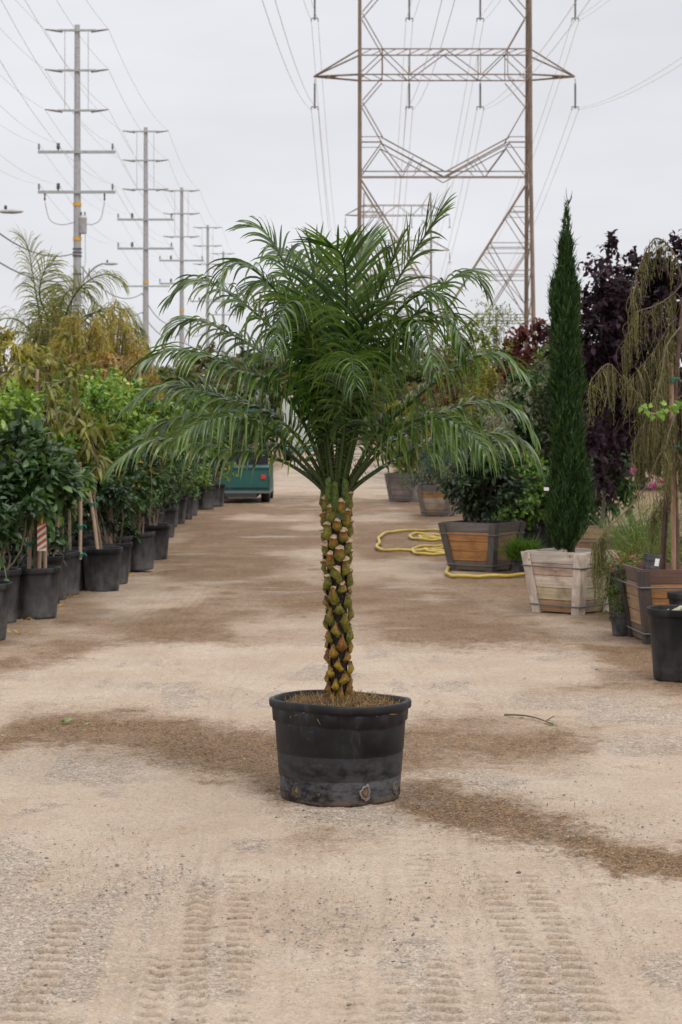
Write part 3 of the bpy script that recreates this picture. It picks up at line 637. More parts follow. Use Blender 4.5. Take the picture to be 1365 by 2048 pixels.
        q = [[i_ * 5 + j_, i_ * 5 + j_ + 1, (i_ + 1) * 5 + j_ + 1, (i_ + 1) * 5 + j_] for i_ in (0, 1, 2, 3, 4, 6) for j_ in range(4)]
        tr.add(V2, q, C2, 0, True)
    for k in range(900):                    # dark fibres between the stubs
        tt = rg.uniform(.05, .99) if k < 450 else rg.uniform(.5, .99); az = rg.uniform(0, 6.283); c = np.array([np.interp(tt, t, ax[:, a]) for a in range(3)]); r0 = np.interp(tt, t, rad)
        o = np.array([math.cos(az), math.sin(az), 0]); p = c + o * (r0 + .004); d = unit(o * .8 + rg.normal(0, .6, 3) + (0, 0, .3)); l = rg.uniform(.01, .032)
        tr.tube([p, p + d * l * .6, p + d * l + (0, 0, -.004)], [.0016, .0012, .0005], 3, (.055, .03, .02), cap=False)
    tr.build('trunk', M_trunk, root)
    # --- fronds
    rf = np.random.default_rng(77)
    for k, (pp, dep, L, dr, roll) in enumerate(FRONDS):
        m = len(pp); P = []
        for i_, (u, v) in enumerate(pp):
            s_ = i_ / (m - 1); P.append(at(u, v, YP + dep * s_ ** 1.25) - O)
        P = np.array(P); b0 = P[0].copy(); azv = P[-1] - P[0]; a2 = unit(np.array([azv[0], azv[1], 0])); P[0] = b0 * .5 + (at(675, 985, YP) - O + a2 * .045) * .5
        st = at(675, 1040, YP) - O + a2 * .036; P = np.vstack([[st], P])
        lm, rm = frond_mesh(P, L, dr, (azv[0], azv[1] + 1e-3), 100 + k, roll, yellow=.16 if dr > 7 else .05)
        fr = place('frond', lm, root); place('rachis', rm, fr)
def tub_mat():
    m, nt, b = newmat('scuffed_tub_plastic')
    tco = nd(nt, 'ShaderNodeTexCoord').outputs['Object']; sp = nd(nt, 'ShaderNodeSeparateXYZ'); nt.links.new(tco, sp.inputs[0])
    n1 = noise(nt, 7, 5, .65, tco); n2 = noise(nt, 22, 4, .7, tco, (1, 1, .3)); n3 = noise(nt, 14, 5, .7, tco, (1, 1, 2)); sc_ = noise(nt, 30, 2, .5, tco, (.35, .35, 2.2))
    c = mixc(nt, rng_node(nt, n1, .4, .7, 0, .55), (.012, .0115, .0135), (.034, .033, .037))
    c = mixc(nt, rng_node(nt, n2, .56, .72, 0, .4), c, (.06, .058, .062))
    c = mixc(nt, rng_node(nt, sc_, .7, .76, 0, .3), c, (.12, .117, .12))
    low = rng_node(nt, sp.outputs[2], .06, .22, 1., 0.)
    lm = nd(nt, 'ShaderNodeMath', operation='MULTIPLY'); nt.links.new(low, lm.inputs[0]); nt.links.new(rng_node(nt, n3, .38, .58, .0, .85), lm.inputs[1])
    c = mixc(nt, lm.outputs[0], c, (.1, .098, .104))
    mud = rng_node(nt, sp.outputs[2], .012, .04, .8, 0.); mm = nd(nt, 'ShaderNodeMath', operation='MULTIPLY'); nt.links.new(mud, mm.inputs[0]); nt.links.new(rng_node(nt, n3, .4, .6, .1, 1), mm.inputs[1])
    c = mixc(nt, mm.outputs[0], c, (.17, .12, .08))
    nt.links.new(c, b.inputs['Base Color']); nt.links.new(rng_node(nt, n1, .3, .7, .34, .62), b.inputs['Roughness']); b.inputs['Specular IOR Level'].default_value = .18
    bump(nt, b, noise(nt, 18, 4, .6, tco), .25, .004); return m
palm()

# ------------------------------------------------------------------ utility poles
PY = 100.8; PS = PY / F                                  # metres per photo pixel at the nearest visible pole
def pz(v): return H + (V0 - v) * PS
ARMS = [pz(62), pz(142), pz(222)]; DARMS = [pz(305), pz(385)]
GREY = (.34, .36, .37); DK = (.055, .055, .06)
def make_pole():
    root = thing('utility_pole', 'tall grey utility pole nearest of the row, with a transformer can below its crossarms', 'utility pole', (0, 0, 0), 0, 'utility poles receding along the left of the lane')
    mb = MB(); z = np.linspace(-4, pz(50), 14); mb.tube(np.c_[0 * z, 0 * z, z], np.interp(z, [0, pz(50)], [.25, .135]), 14, (.36, .36, .372))
    p = mb.build('pole', M_steel, root)
    for za in ARMS:
        mb = MB(); mb.box((0, -.17, za), (1.9, .1, .1), GREY)
        mb.build('crossarm', M_steel, root)
        for sg in (-1, 1):
            k = MB(); xs = np.linspace(.72, 1.6, 27); zz = za - .06 + .11 * (xs - .72) / .88; rr = np.where(np.arange(27) % 2 == 0, .045, .085) * np.interp(xs, [.7, 1.2, 1.6], [1, .8, .45])
            k.tube(np.c_[sg * xs, np.full(27, -.17), zz], rr, 8, (.17, .15, .155)); k.build('insulator', M_ceram, root)
    for x in (-.6, .58):
        mb = MB(); mb.tube([(x, -.2, ARMS[2]), (x, -.2, ARMS[0])], .02, 5, (.45, .45, .46)); mb.build('guy_rod', M_steel, root)
    for n_, za in enumerate(DARMS):
        mb = MB(); mb.box((0, -.2, za), (3.9, .11, .14), GREY); ca = mb.build('crossarm', M_steel, root)
        for x, r in ((-1.9, .07), (1.8, .07), (-.93, .12)):
            k = MB(); zz = np.array([0, .05, .08, .12, .16, .2, .25, .3]) * (1.2 if r < .1 else 1.3) + za + .07; k.tube(np.c_[np.full(8, x), np.full(8, -.2), zz], np.array([.3, .3, 1, .5, 1, .5, .9, .4]) * r, 8, DK if r > .1 else (.16, .16, .165)); k.build('insulator', M_ceram, root)
    for v in (409, 478):
        mb = MB(); mb.tube([(0, 0, pz(v) - .09), (0, 0, pz(v) + .09)], .215, 14, (.62, .34, .03), cap=False); mb.build('yellow_band', M_paint, root)
    return root
def pole_transformer(root):
    mb = MB(); x = .3; mb.lathe([(.001, pz(468)), (.17, pz(468)), (.19, pz(466)), (.19, pz(438)), (.2, pz(437)), (.2, pz(435)), (.12, pz(431)), (.001, pz(430))], 18, (.42, .43, .45), center=(x, -.1, 0)); t = mb.build('transformer', M_steel, root)
    for dx in (-.08, .1):
        k = MB(); zz = pz(432) + np.array([0, .05, .1, .15, .2]); k.tube(np.c_[np.full(5, x + dx), np.full(5, -.12), zz], [.03, .05, .025, .045, .02], 8, DK); k.build('bushing', M_ceram, t)
    for sg, xx in ((-1, -1.6), (1, 1.4)):
        k = MB(); za = DARMS[1]; k.tube(np.c_[np.full(5, xx), np.full(5, -.22), za - np.array([.05, .15, .25, .35, .45])], [.03, .06, .03, .06, .02], 6, (.09, .05, .04)); k.build('cutout_fuse', M_ceram, root)
        w = MB(); w.tube(spline([(xx, -.22, za - .5), (xx * .85, -.2, pz(440)), (xx * .5, -.2, pz(450)), (xx * .2 + .1, -.15, pz(446)), (.25, -.15, pz(436))], 14), .018, 4, (.22, .22, .23)); w.build('drop_lead', M_wire, root)
    k = MB(); k.tube([(.42, -.2, pz(470)), (.44, -.2, pz(520)), (.3, -.2, pz(560))], .015, 4, (.3, .3, .3)); k.build('conduit', M_wire, root)
    for v in (498, 505, 512, 548):
        k = MB(); k.tube([(0, 0, pz(v) - .04), (0, 0, pz(v) + .04)], .235, 12, (.1, .1, .11), cap=False); k.build('clamp_band', M_steel, root)
POLES = []                                                # (x, y, dz)
for u, v, w in ((155, 50, 127), (292, 255, 92), (364, 375, 73), (416, 450, 58), (447, 503, 48)):
    Y = 3.2 * F / w; POLES.append(((u - U0) / F * Y, Y, H + (V0 - v) / F * Y - pz(50)))
pole0 = make_pole(); far_names = ['second utility pole from the viewer, with one yellow band above the shrubs', 'third utility pole along the row, rising left of the palm crown', 'fourth utility pole along the row, its foot behind palm leaflets', 'fifth and farthest utility pole, mostly behind the palm fronds']
pole0.location = POLES[0]
for k in range(4):
    c = copy_tree(pole0); c.location = POLES[k + 1]; c['label'] = far_names[k]
    for ch in [q_ for q_ in c.children if q_.name.startswith('yellow_band')][:1]: bpy.data.objects.remove(ch)
c = copy_tree(pole0); c.location = (2 * POLES[0][0] - POLES[1][0] + .3, 2 * POLES[0][1] - POLES[1][1], -.3); c['label'] = 'utility pole nearest the viewer, outside the left edge of the photo'
POLES.insert(0, tuple(c.location)); pole_transformer(pole0)
for dy in (0,):
    mb = MB(); b = POLES[2]; z = pz(409) ; r2 = [ch for ch in bpy.data.objects if ch.get('label') == far_names[0]][0]
    mb.box((0, -.25, H + (V0 - 573) / F * b[1] - b[2]), (3.4, .1, .1), GREY); mb.build('side_arm', M_steel, r2)
def sag(a, b, s, n=14):
    t = np.linspace(0, 1, n)[:, None]; p = np.asarray(a) * (1 - t) + np.asarray(b) * t; p[:, 2] -= 4 * s * (t * (1 - t))[:, 0]; return p
rows = ['topmost', 'second', 'third']
wcol = (.78, .78, .8)
for i, za in enumerate(ARMS):
    for sg, side in ((-1, 'left'), (1, 'right')):
        mb = MB()
        for a, b in zip(POLES[:-1], POLES[1:]): mb.tube(sag((a[0] + sg * 1.6, a[1] - .17, a[2] + za + .05), (b[0] + sg * 1.6, b[1] - .17, b[2] + za + .05), .75), .011, 4, wcol, cap=False)
        tag(mb.build('power_line', M_wire), f'thin grey power line strung along the {side} tips of the {rows[i]} pole crossarms', 'power line', 'power lines between the poles')
for i, za in enumerate(DARMS):
    for x, nm in ((-1.9, 'left end'), (-.93, 'black middle insulators'), (1.8, 'right end')):
        mb = MB()
        for a, b in zip(POLES[:-1], POLES[1:]): mb.tube(sag((a[0] + x, a[1] - .2, a[2] + za + .42), (b[0] + x, b[1] - .2, b[2] + za + .42), .95), .010, 4, wcol, cap=False)
        tag(mb.build('power_line', M_wire), f'thin power line along the {nm} of the {["upper", "lower"][i]} wide crossarms', 'power line', 'power lines between the poles')
for v, s, nm in ((508, 1.1, 'upper'), (560, .9, 'lower')):
    mb = MB()
    for a, b in zip(POLES[:-2], POLES[1:-1]): mb.tube(sag((a[0] - .25, a[1], a[2] + pz(v)), (b[0] - .25, b[1], b[2] + pz(v)), s), .03, 5, (.1, .1, .11), cap=False)
    tag(mb.build('phone_cable', M_wire), f'{nm} dark cable slung low between the utility poles at the left', 'cable', 'dark low cables between the poles')
# ------------------------------------------------------------------ street lamps
def street_lamp(loc, arm, label, mounted):
    t = thing('street_lamp', label, 'street lamp', loc)
    P = spline(arm, 12)
    if not mounted:
        mb = MB(); mb.tube([(arm[0][0], 0, -loc[2]), (arm[0][0], 0, arm[0][2])], [.11, .07], 10, (.3, .3, .31)); mb.build('pole', M_steel, t)
    mb = MB(); mb.tube(P, .04, 6, (.17, .17, .175)); mb.build('arm', M_steel, t)
    e = np.asarray(arm[-1]); mb = MB(); x = np.array([0, .06, .2, .45, .68, .76]); rr = np.array([.03, .07, .09, .1, .06, .01])
    mb.tube(np.c_[e[0] + x, np.full(6, e[1]), e[2] - .02 + 0 * x], rr, 10, (.36, .36, .36)); 
    for vv in mb.V: vv[:, 2] = (vv[:, 2] - e[2]) * .75 + e[2]
    h = mb.build('lamp_head', M_steel, t)
    k = MB(); k.lathe([(.03, .05), (.05, .08), (.05, .15), (.03, .18), (.001, .185)], 10, (.06, .06, .065), center=(e[0] + .2, e[1], e[2])); k.build('photocell', M_ceram, h)
L1 = at(0, 424, 62)
street_lamp((L1[0], L1[1], L1[2]), [(-2.6, 0, -.9), (-2.2, 0, -.2), (-1.2, 0, .05), (-.02, 0, .03)], 'cobra-head street lamp poking in at the left edge beneath the wires', False)
q = POLES[1]; L2 = at(207, 527, q[1] - .4); A0 = np.array(at(165, 566, q[1] - .25))
street_lamp(tuple(A0), [(0, 0, 0), (.35, 0, .5), (.7, -.05, .82), tuple(L2 - A0)], 'curved street lamp arm fixed to the nearest utility pole', True)

# ------------------------------------------------------------------ lattice transmission towers
TY = 141.0; TS = TY / F; TU = 889.0
RU = (.19, .135, .1); RU2 = (.2, .17, .15)
def tdep(v): return np.interp(v, [-330, 100, 360, 850], [.9, 1.2, 1.5, 2.6])
def tp(u, v, face):                                       # front face -1, back face +1
    return np.array([(u - TU) * TS, face * tdep(v), H + (V0 - v) * TS])
def memb(mb, a, b, r=.07, faces=(-1, 1), col=RU):
    for f in faces: mb.tube([tp(*a, f), tp(*b, f)], r * .62, 4, np.asarray(col) * RNG.uniform(.8, 1.2), cap=False, smooth=False)
def make_tower():
    root = thing('lattice_tower', 'large rusty lattice transmission tower standing behind the palm, reaching past the top of the photo', 'transmission tower', (0, 0, 0), 0, 'lattice transmission towers')
    for u in (720, 1058):
        for f in (-1, 1):
            mb = MB(); vs = np.linspace(-250, 890, 16); mb.tube([tp(u + (6 if u > 900 else -6) * max(0, (v - 350) / 500) * (1 if f < 0 else .2), v, f) for v in vs], np.interp(vs, [-250, 890], [.1, .17]), 4, np.asarray(RU) * RNG.uniform(.75, 1.15), smooth=False); mb.build('leg', M_rust, root)
    br = MB()
    def both(a, b, r=.06, faces=(-1, 1)):
        memb(br, a, b, r, faces); memb(br, (2 * TU - a[0], a[1]), (2 * TU - b[0], b[1]), r, faces)
    for dv in (0, -177, -352):
        if dv > -352: both((725, 207 + dv), (765, 160 + dv)); both((725, 210 + dv), (765, 280 + dv if dv == 0 else 103 + 177 + dv))
    both((725, -312 + 0), (725, -250)); both((765, -248), (725, -312), .05); both((724, -130), (765, -175)); both((724, 35 - 177), (765, -73 - 177 + 177), .05)
    both((762, 280), (TU, 349), .075); both((762, 292), (TU, 360), .06); memb(br, (720, 348), (1058, 348), .07); memb(br, (720, 361), (1058, 361), .05, (-1,))
    both((762, 292), (724, 346)); both((762, 292), (805, 350)); both((720, 279), (764, 279), .045); both((720, 289), (764, 289), .04); both((846, 325), (826, 349), .04); both((805, 350), (826, 318), .045)
    # big crossed legs under the window
    both((722, 364), (1040, 870), .09)
    for v in (418, 490, 545, 632, 722):
        ud = 722 + (v - 364) * .628; both((720, v), (ud, v), .045); both((720, v + 12), (ud + 7, v + 12), .035)
    both((764, 432), (722, 497), .045); both((757, 420), (722, 470), .035); both((801, 490), (722, 632), .055); both((722, 500), (806, 632), .055); both((815, 512), (722, 625), .04); both((890, 632), (722, 850), .055); both((722, 640), (840, 850), .055)
    for u in (720, 1058):                                 # lacing between the two faces
        for v in np.arange(-240, 850, 60): br.tube([tp(u, v, -1), tp(u, v + 60, 1)], .035, 4, RU2, cap=False, smooth=False); br.tube([tp(u, v, 1), tp(u, v, -1)], .03, 4, RU2, cap=False, smooth=False)
    br.build('bracing', M_rust, root)
    for i, dv in enumerate((0, -177, -352)):
        mb = MB(); b_, t_ = 155 + dv, 104 + dv
        def m2(a, b, r=.06, faces=(-1, 1)): memb(mb, a, b, r, faces); memb(mb, (2 * TU - a[0], a[1]), (2 * TU - b[0], b[1]), r, faces)
        memb(mb, (720, t_), (1058, t_), .075); memb(mb, (720, b_), (1058, b_), .08)
        for f in (-1, 1):
            for s_ in (-1, 1):
                tip = (tp(628 if s_ < 0 else 1150, b_ - 2, -1) + tp(628 if s_ < 0 else 1150, b_ - 2, 1)) / 2; uu = 720 if s_ < 0 else 1058
                mb.tube([tp(uu, t_, f), tip], .06, 4, RU, cap=False); mb.tube([tp(uu, b_, f), tip], .07, 4, RU, cap=False); mb.tube([tp(uu - s_ * -45, b_, f) * .5 + tip * .5, tp(uu, b_, -f) * .6 + tip * .4], .035, 4, RU, cap=False)
        for u in (765, 819): m2((u, t_), (u, b_), .05)
        m2((765, t_), (817, b_), .055); m2((819, b_), (TU, t_), .06); m2((765, t_ + 6), (724, b_ - 6), .055)
        us = np.linspace(720, 1058, 15)
        for a, c in zip(us[:-1], us[1:]): mb.tube([tp(a, b_, -1), tp(c, b_, 1)], .03, 4, RU2, cap=False); mb.tube([tp(a, t_, 1), tp(c, t_, -1)], .03, 4, RU2, cap=False)
        mb.build('crossarm', M_rust, root)
        for u in (630, 819, 961, 1151):
            k = MB(); z0 = tp(u, b_ + 3, -1); z1 = tp(u, b_ + 62, -1); x = z0[0]; zz = np.linspace(z0[2], z1[2], 40); rr = np.where(np.arange(40) % 2 == 0, .055, .09); rr[:6] = .03
            k.tube(np.c_[np.full(40, x), np.zeros(40), zz], rr, 6, (.12, .11, .11))
            k.tube([(x - .24, 0, z1[2] - .1), (x - .24, 0, z1[2] + .12), (x + .24, 0, z1[2] + .12), (x + .24, 0, z1[2] - .1)], .05, 5, (.14, .13, .13)); k.build('insulator_string', M_ceram, root)
    for u in (720, 1058):
        mb = MB()
        for f in (-1, 1): mb.tube([tp(u, -245, f), (tp(u, -312, -1) + tp(u, -312, 1)) / 2], .06, 4, RU, cap=False)
        mb.build('peak', M_rust, root)
    return root
tower = make_tower(); TX = (TU - U0) * TS; tower.location = (TX, TY, 0)
T2 = np.array([(795 - U0) / F * 352.5, 352.5, 0])
c = copy_tree(tower); c.location = T2; c['label'] = 'smaller distant lattice tower seen through the legs of the large tower'
T1 = np.array([TX, TY, 0]); T0 = T1 - (T2 - T1); T3 = T2 + (T2 - T1)
c = copy_tree(tower); c.location = T3; c['label'] = 'third and faintest lattice tower, far behind the palm fronds'
arms3 = ['lower', 'upper']
for i, dv in enumerate((0, -177)):
    for u, nm in ((630, 'outer left'), (819, 'inner left'), (961, 'inner right'), (1151, 'outer right')):
        mb = MB(); p = tp(u, 155 + dv + 64, -1); p[1] = 0
        for dx in (-.24, .24):
            o = p + np.array([dx, 0, 0])
            mb.tube(sag(T0 + o, T1 + o, 7.5, 40), .015, 4, wcol, cap=False); mb.tube(sag(T1 + o, T2 + o, 7.5, 30), .017, 4, wcol, cap=False); mb.tube(sag(T2 + o, T3 + o, 7.5, 20), .02, 4, wcol, cap=False)
        tag(mb.build('power_line', M_wire), f'pair of thin power cables through the {nm} insulators of the {arms3[i]} tower arm', 'power line', 'power cables between the towers')

# ------------------------------------------------------------------ nursery plants on the left
def stemset(root, rg, base, tops, r0, col, name='stem'):
    mb = MB()
    for t in tops: branch(mb, rg, np.asarray(base) + rg.normal(0, .02, 3) * (1, 1, 0), t, r0, r0 * .3, np.asarray(col) * rg.uniform(.8, 1.2))
    return mb.build(name, M_bark, root)
DARKG = ((.012, .036, .012), (.042, .085, .025)); MIDG = ((.04, .11, .016), (.17, .28, .05)); BRIGHT = ((.1, .2, .025), (.34, .48, .1)); OLIVE = ((.1, .11, .018), (.26, .25, .055)); YOL = ((.15, .14, .02), (.32, .28, .06))
PLUM = ((.012, .006, .011), (.05, .025, .042)); BLUEG = ((.04, .075, .06), (.1, .15, .115)); SILV = ((.14, .15, .12), (.3, .31, .25)); REDL = ((.07, .02, .02), (.16, .05, .05)); GREYG = ((.05, .075, .04), (.13, .16, .09))
def plant(name, label, cat, x, y, seed, cz, rad, K, twigs, per, tlen, L, W, cols, shape='oval', droop=.2, upb=.5, curl=.25, mix=None, mat=None, pot=True, stems=5, sr=.012, var=.32, scol=(.16, .12, .08), stakes=(), tilt=0., group=None, cx=0., cy=0., trunk_z=.36, shell=.4, lump=.35, small=False, rz=None, box=None):
    rg = np.random.default_rng(seed); root = thing(name, label, cat, (x, y, 0), rz if rz is not None else 0, group)
    if pot: add_pot(root, small, tilt)
    C, D = crown_pts(rg, (cx, cy, cz), rad, K, shell, lump)
    sel = rg.permutation(K)[:stems * 3]; st = MB(); hub = np.array([cx * .5, cy * .5, trunk_z + (cz - trunk_z) * .35])
    if stems == 1:
        st.tube(spline([(0, 0, trunk_z - .08), hub * .5 + (0, 0, trunk_z * .5), hub, (cx, cy, cz)], 8), np.linspace(sr * 1.6, sr * .6, 8), 7, scol)
        for k in rg.permutation(K)[:14]: branch(st, rg, hub + (np.array([cx, cy, cz]) - hub) * rg.uniform(0, .9), C[k], sr * .6, sr * .15, scol)
    else:
        for k in sel[:stems]: branch(st, rg, rg.normal(0, .035, 3) * (1, 1, 0) + (0, 0, trunk_z - .05), C[k], sr, sr * .25, np.asarray(scol) * rg.uniform(.8, 1.2), .1, 7)
        for k in sel[stems:]: branch(st, rg, hub + rg.normal(0, .05, 3), C[k], sr * .5, sr * .15, scol)
    st.build('stem' if stems != 1 else 'trunk', M_bark, root)
    lf = MB(); crown(lf, rg, C, D, twigs, per, tlen, L, W, cols[0], cols[1], shape, droop, upb, curl, var, mix=mix); lf.build('foliage', mat or M_leaf, root)
    for (a, b, ties) in stakes: stake(root, a, b, .017, ties)
    return root
def pu(u, Y): return (u - U0) / F * Y
def zv(v, Y): return H + (V0 - v) / F * Y
GRP = 'potted plants lining the left of the lane'
# front row, near to far
plant('potted_shrub', 'leafy shrub in the black pot cut off by the left edge of the photo', 'potted shrub', pu(-32, 14.9), 14.9, 1, .85, (.22, .22, .2), 26, 5, 5, .13, .09, .045, DARKG, group=GRP)
r = plant('potted_vine', 'black pot with a single green fruit hanging over its rim at the left edge', 'potted vine', pu(-6, 16.2), 16.2, 2, .95, (.26, .26, .25), 34, 5, 6, .14, .1, .05, DARKG, group=GRP)
mb = MB(); mb.tube(spline([(.02, -.1, .62), (.09, -.22, .5), (.115, -.245, .4), (.118, -.25, .37)], 8), .004, 5, (.2, .26, .09)); fs = mb.build('fruit_stalk', M_leaf, r)
mb = MB(); mb.lathe([(.001, .06), (.014, .057), (.026, .045), (.034, .02), (.035, -.003), (.029, -.028), (.016, -.046), (.001, -.05)], 18, (.1, .19, .07), center=(.118, -.25, .315)); mb.build('fruit', M_leaf, fs)
r = plant('potted_citrus', 'dark glossy citrus bush staked in a black pot with an orange and white striped tag', 'potted citrus', pu(72, 16.6), 16.6, 3, zv(962, 16.6), (.275, .3, .33), 62, 5, 7, .2, .105, .046, ((.018, .055, .016), (.1, .17, .06)), droop=.35, curl=.35, lump=.5, shell=.2, var=.4, group=GRP, stems=1, sr=.016,
      stakes=[((-.055, -.02, .3), (-.05, 0, 1.0), (.12, .45)), ((.03, -.03, .3), (.035, -.02, 1.0), (.08, .5)), ((.075, .02, .3), (.06, .02, .95), ())])
mb = MB(); rgt = np.random.default_rng(4)
tz0, tz1, tx0, tx1, ty = zv(1103, 16.4), zv(1048, 16.4), .03, .105, -.12
for k in range(-3, 9):                                    # slanted stripes clipped to the tag
    b0 = tz0 + (k) * (tz1 - tz0) / 8; hh = (tz1 - tz0) / 8; sl = .055; poly = [(tx0, b0), (tx1, b0 + sl), (tx1, b0 + sl + hh), (tx0, b0 + hh)]
    poly = [(x_, min(max(z_, tz0), tz1)) for x_, z_ in poly]; c_ = (.55, .14, .05) if k % 2 else (.8, .79, .77)
    if max(p_[1] for p_ in poly) - min(p_[1] for p_ in poly) < 1e-4: continue
    mb.add([(x_, ty, z_) for x_, z_ in poly] , [[0, 1, 2, 3]], c_, 0, False)
mb.add([(tx0, ty + .004, tz0), (tx1, ty + .004, tz0), (tx1, ty + .004, tz1), (tx0, ty + .004, tz1)], [[3, 2, 1, 0]], (.8, .79, .77), 0, False)
mb.build('striped_tag', M_paper, r); mb = MB(); mb.tube([(.068, ty + .002, tz1 + .06), (.066, ty + .002, tz1)], .012, 5, (.62, .55, .05)); mb.build('tag_strap', M_paper, r)
plant('potted_tree', 'staked bush behind the striped tag, in the second black pot back from it', 'potted tree', pu(98, 18.3), 18.3, 4, zv(985, 18.3), (.22, .24, .22), 36, 5, 6, .15, .09, .042, MIDG, group=GRP, stems=1, stakes=[((.02, 0, .32), (.04, 0, 1.2), (.1,)), ((.07, -.02, .32), (.08, 0, 1.0), ())])
plant('potted_tree', 'staked tree with green tape low on its stake, left of the leaning brown stake', 'potted tree', pu(126, 18.8), 18.8, 5, zv(945, 18.8), (.22, .25, .26), 38, 5, 6, .15, .1, .042, MIDG, group=GRP, stems=1, stakes=[((.17, -.05, .34), (.16, 0, 1.25), (.05, .34))])
r = plant('potted_mango', 'lanky tree with drooping yellow-olive leaves tied to a leaning brown stake', 'potted tree', pu(205, 19.3), 19.3, 6, zv(895, 19.3), (.24, .22, .22), 15, 3, 5, .16, .16, .042, OLIVE, 'lance', 1.3, .1, .5, group=GRP, stems=1, stakes=[((-.03, -.08, .36), (-.13, 0, 1.0), (.02, .75))], cx=-.12)
plant('potted_shrub', 'dark leafy shrub directly behind the leaning brown stake', 'potted shrub', pu(222, 20.2), 20.2, 7, zv(990, 20.2), (.3, .28, .22), 44, 5, 6, .14, .08, .04, DARKG, group=GRP, stakes=[((-.04, 0, .34), (-.06, 0, .62), (.8,)), ((.0, 0, .34), (-.02, 0, .6), ())])
plant('potted_shrub', 'open many-stemmed shrub in the pot that leans toward the lane', 'potted shrub', pu(277, 21.9), 21.9, 8, zv(965, 21.9), (.32, .3, .34), 44, 4, 6, .16, .085, .04, ((.03, .07, .02), (.09, .15, .05)), group=GRP, stems=7, sr=.011, scol=(.22, .16, .11), tilt=R(-4), mix=((.35, .28, .04), .02))
plant('potted_shrub', 'open shrub in the upright pot just past the leaning pot', 'potted shrub', pu(308, 23.8), 23.8, 9, zv(955, 23.8), (.34, .3, .36), 44, 4, 6, .16, .085, .04, ((.03, .07, .02), (.08, .14, .05)), group=GRP, stems=6, sr=.011, scol=(.22, .16, .11))
for k, (u, Y, lab) in enumerate(((325, 28.6, 'dark shrub in the first of the small row of pots beyond the open shrubs'), (350, 32.5, 'low green shrub in the middle of the far row of pots'), (366, 33.9, 'green shrub in the fourth pot of the far row, beside two more rims'), (378, 35.2, 'green shrub last in the tight far row of pots'), (411, 37.9, 'bushy plant in the lone pot beside the green cart'), (430, 39.5, 'narrow plant half hidden behind the lone pot by the green cart'))):
    plant('potted_shrub', lab, 'potted shrub', pu(u, Y), Y, 20 + k, .85, (.36, .36, .38), 36, 4, 6, .17, .08, .045, MIDG if k % 2 else DARKG, group=GRP, stems=4, mix=((.3, .26, .03), .04))
# behind the front row
BG = 'tall potted plants behind the front row on the left'
plant('potted_tree', 'pale yellow-green broadleaf bush at the left edge above the citrus', 'potted tree', pu(8, 18.6), 18.6, 31, zv(835, 18.6), (.3, .3, .26), 48, 5, 6, .16, .11, .045, BRIGHT, group=BG, stems=1)
plant('potted_mango', 'drooping olive-leaved tree tied to the tall grey-brown stake at far left', 'potted tree', pu(66, 18.9), 18.9, 32, zv(800, 18.9), (.2, .25, .42), 18, 3, 6, .15, .13, .034, OLIVE, 'lance', 1.3, .1, .5, group=BG, stems=1, stakes=[((-.02, -.1, .34), (.06, -.1, zv(738, 18.8)), (.62, .84))])
plant('potted_mango', 'drooping olive tree on a thin stake left of the tall grey-brown one', 'potted tree', pu(36, 19.6), 19.6, 33, zv(800, 19.6), (.18, .25, .4), 14, 3, 5, .15, .12, .034, OLIVE, 'lance', 1.3, .1, .5, group=BG, stems=1, stakes=[((0, -.1, .34), (.0, -.1, zv(740, 19.5)), (.6, .75))])
plant('potted_mango', 'lanky tree hanging long yellowish leaves in front of the bright green shrubs', 'potted tree', pu(140, 19.4), 19.4, 34, zv(850, 19.4), (.28, .25, .42), 20, 3, 5, .18, .15, .04, OLIVE, 'lance', 1.3, .15, .5, group=BG, stems=1, scol=(.27, .2, .14))
for k, (u, Y, vc, rx, rzz, cols, lab) in enumerate((
    (150, 21.4, 880, .42, .5, MIDG, 'large mid-green shrub filling the space right of the tall stake'),
    (215, 22.4, 850, .45, .5, BRIGHT, 'big bright green shrub with pale new growth on top, left of the palm fronds'),
    (255, 24.2, 870, .45, .55, MIDG, 'big green shrub behind the leaning pot, touching the lowest left palm fronds'),
    (60, 21.8, 900, .45, .5, DARKG, 'dark green shrub deep behind the citrus bush'),
    (190, 25.6, 835, .5, .5, BRIGHT, 'light green shrub top showing between the two big green shrubs'),
    (300, 27.5, 890, .45, .55, MIDG, 'green shrub partly behind the left palm fronds, above the open shrubs'),
    (110, 24.5, 860, .5, .5, MIDG, 'green shrub behind the drooping olive trees'),
    (335, 31.5, 880, .5, .55, MIDG, 'green shrub above the far row of pots'),
    (290, 33, 860, .55, .6, OLIVE, 'olive shrub in the back row behind the palm frond tips'),
    (375, 37.5, 880, .55, .6, MIDG, 'green shrub above the lone far pot'),
    (330, 41, 850, .6, .7, OLIVE, 'yellowish shrub far back on the left, through the palm fronds'),
    (400, 46, 850, .6, .9, MIDG, 'tall green shrub beside the cart, through the palm fronds'),
    (250, 40, 830, .6, .7, YOL, 'golden shrub far back below the second utility pole'),
    (20, 24, 880, .5, .6, MIDG, 'green shrub at the left edge behind the pale bush'))):
    plant('potted_shrub', lab, 'potted shrub', pu(u, Y), Y, 50 + k, zv(vc, Y), (rx, .4, rzz), 90, 5, 7, .17, .075, .038, cols, group=BG, stems=5, droop=.15, upb=.8, mix=((.32, .27, .04), .02))
plant('olive_tree', 'yellow-olive small tree with hanging leaves at the upper left edge', 'tree', pu(14, 22.5), 22.5, 70, zv(735, 22.5), (.34, .35, .45), 40, 4, 6, .2, .12, .035, YOL, 'lance', .9, .2, .4, group=BG, stems=1)
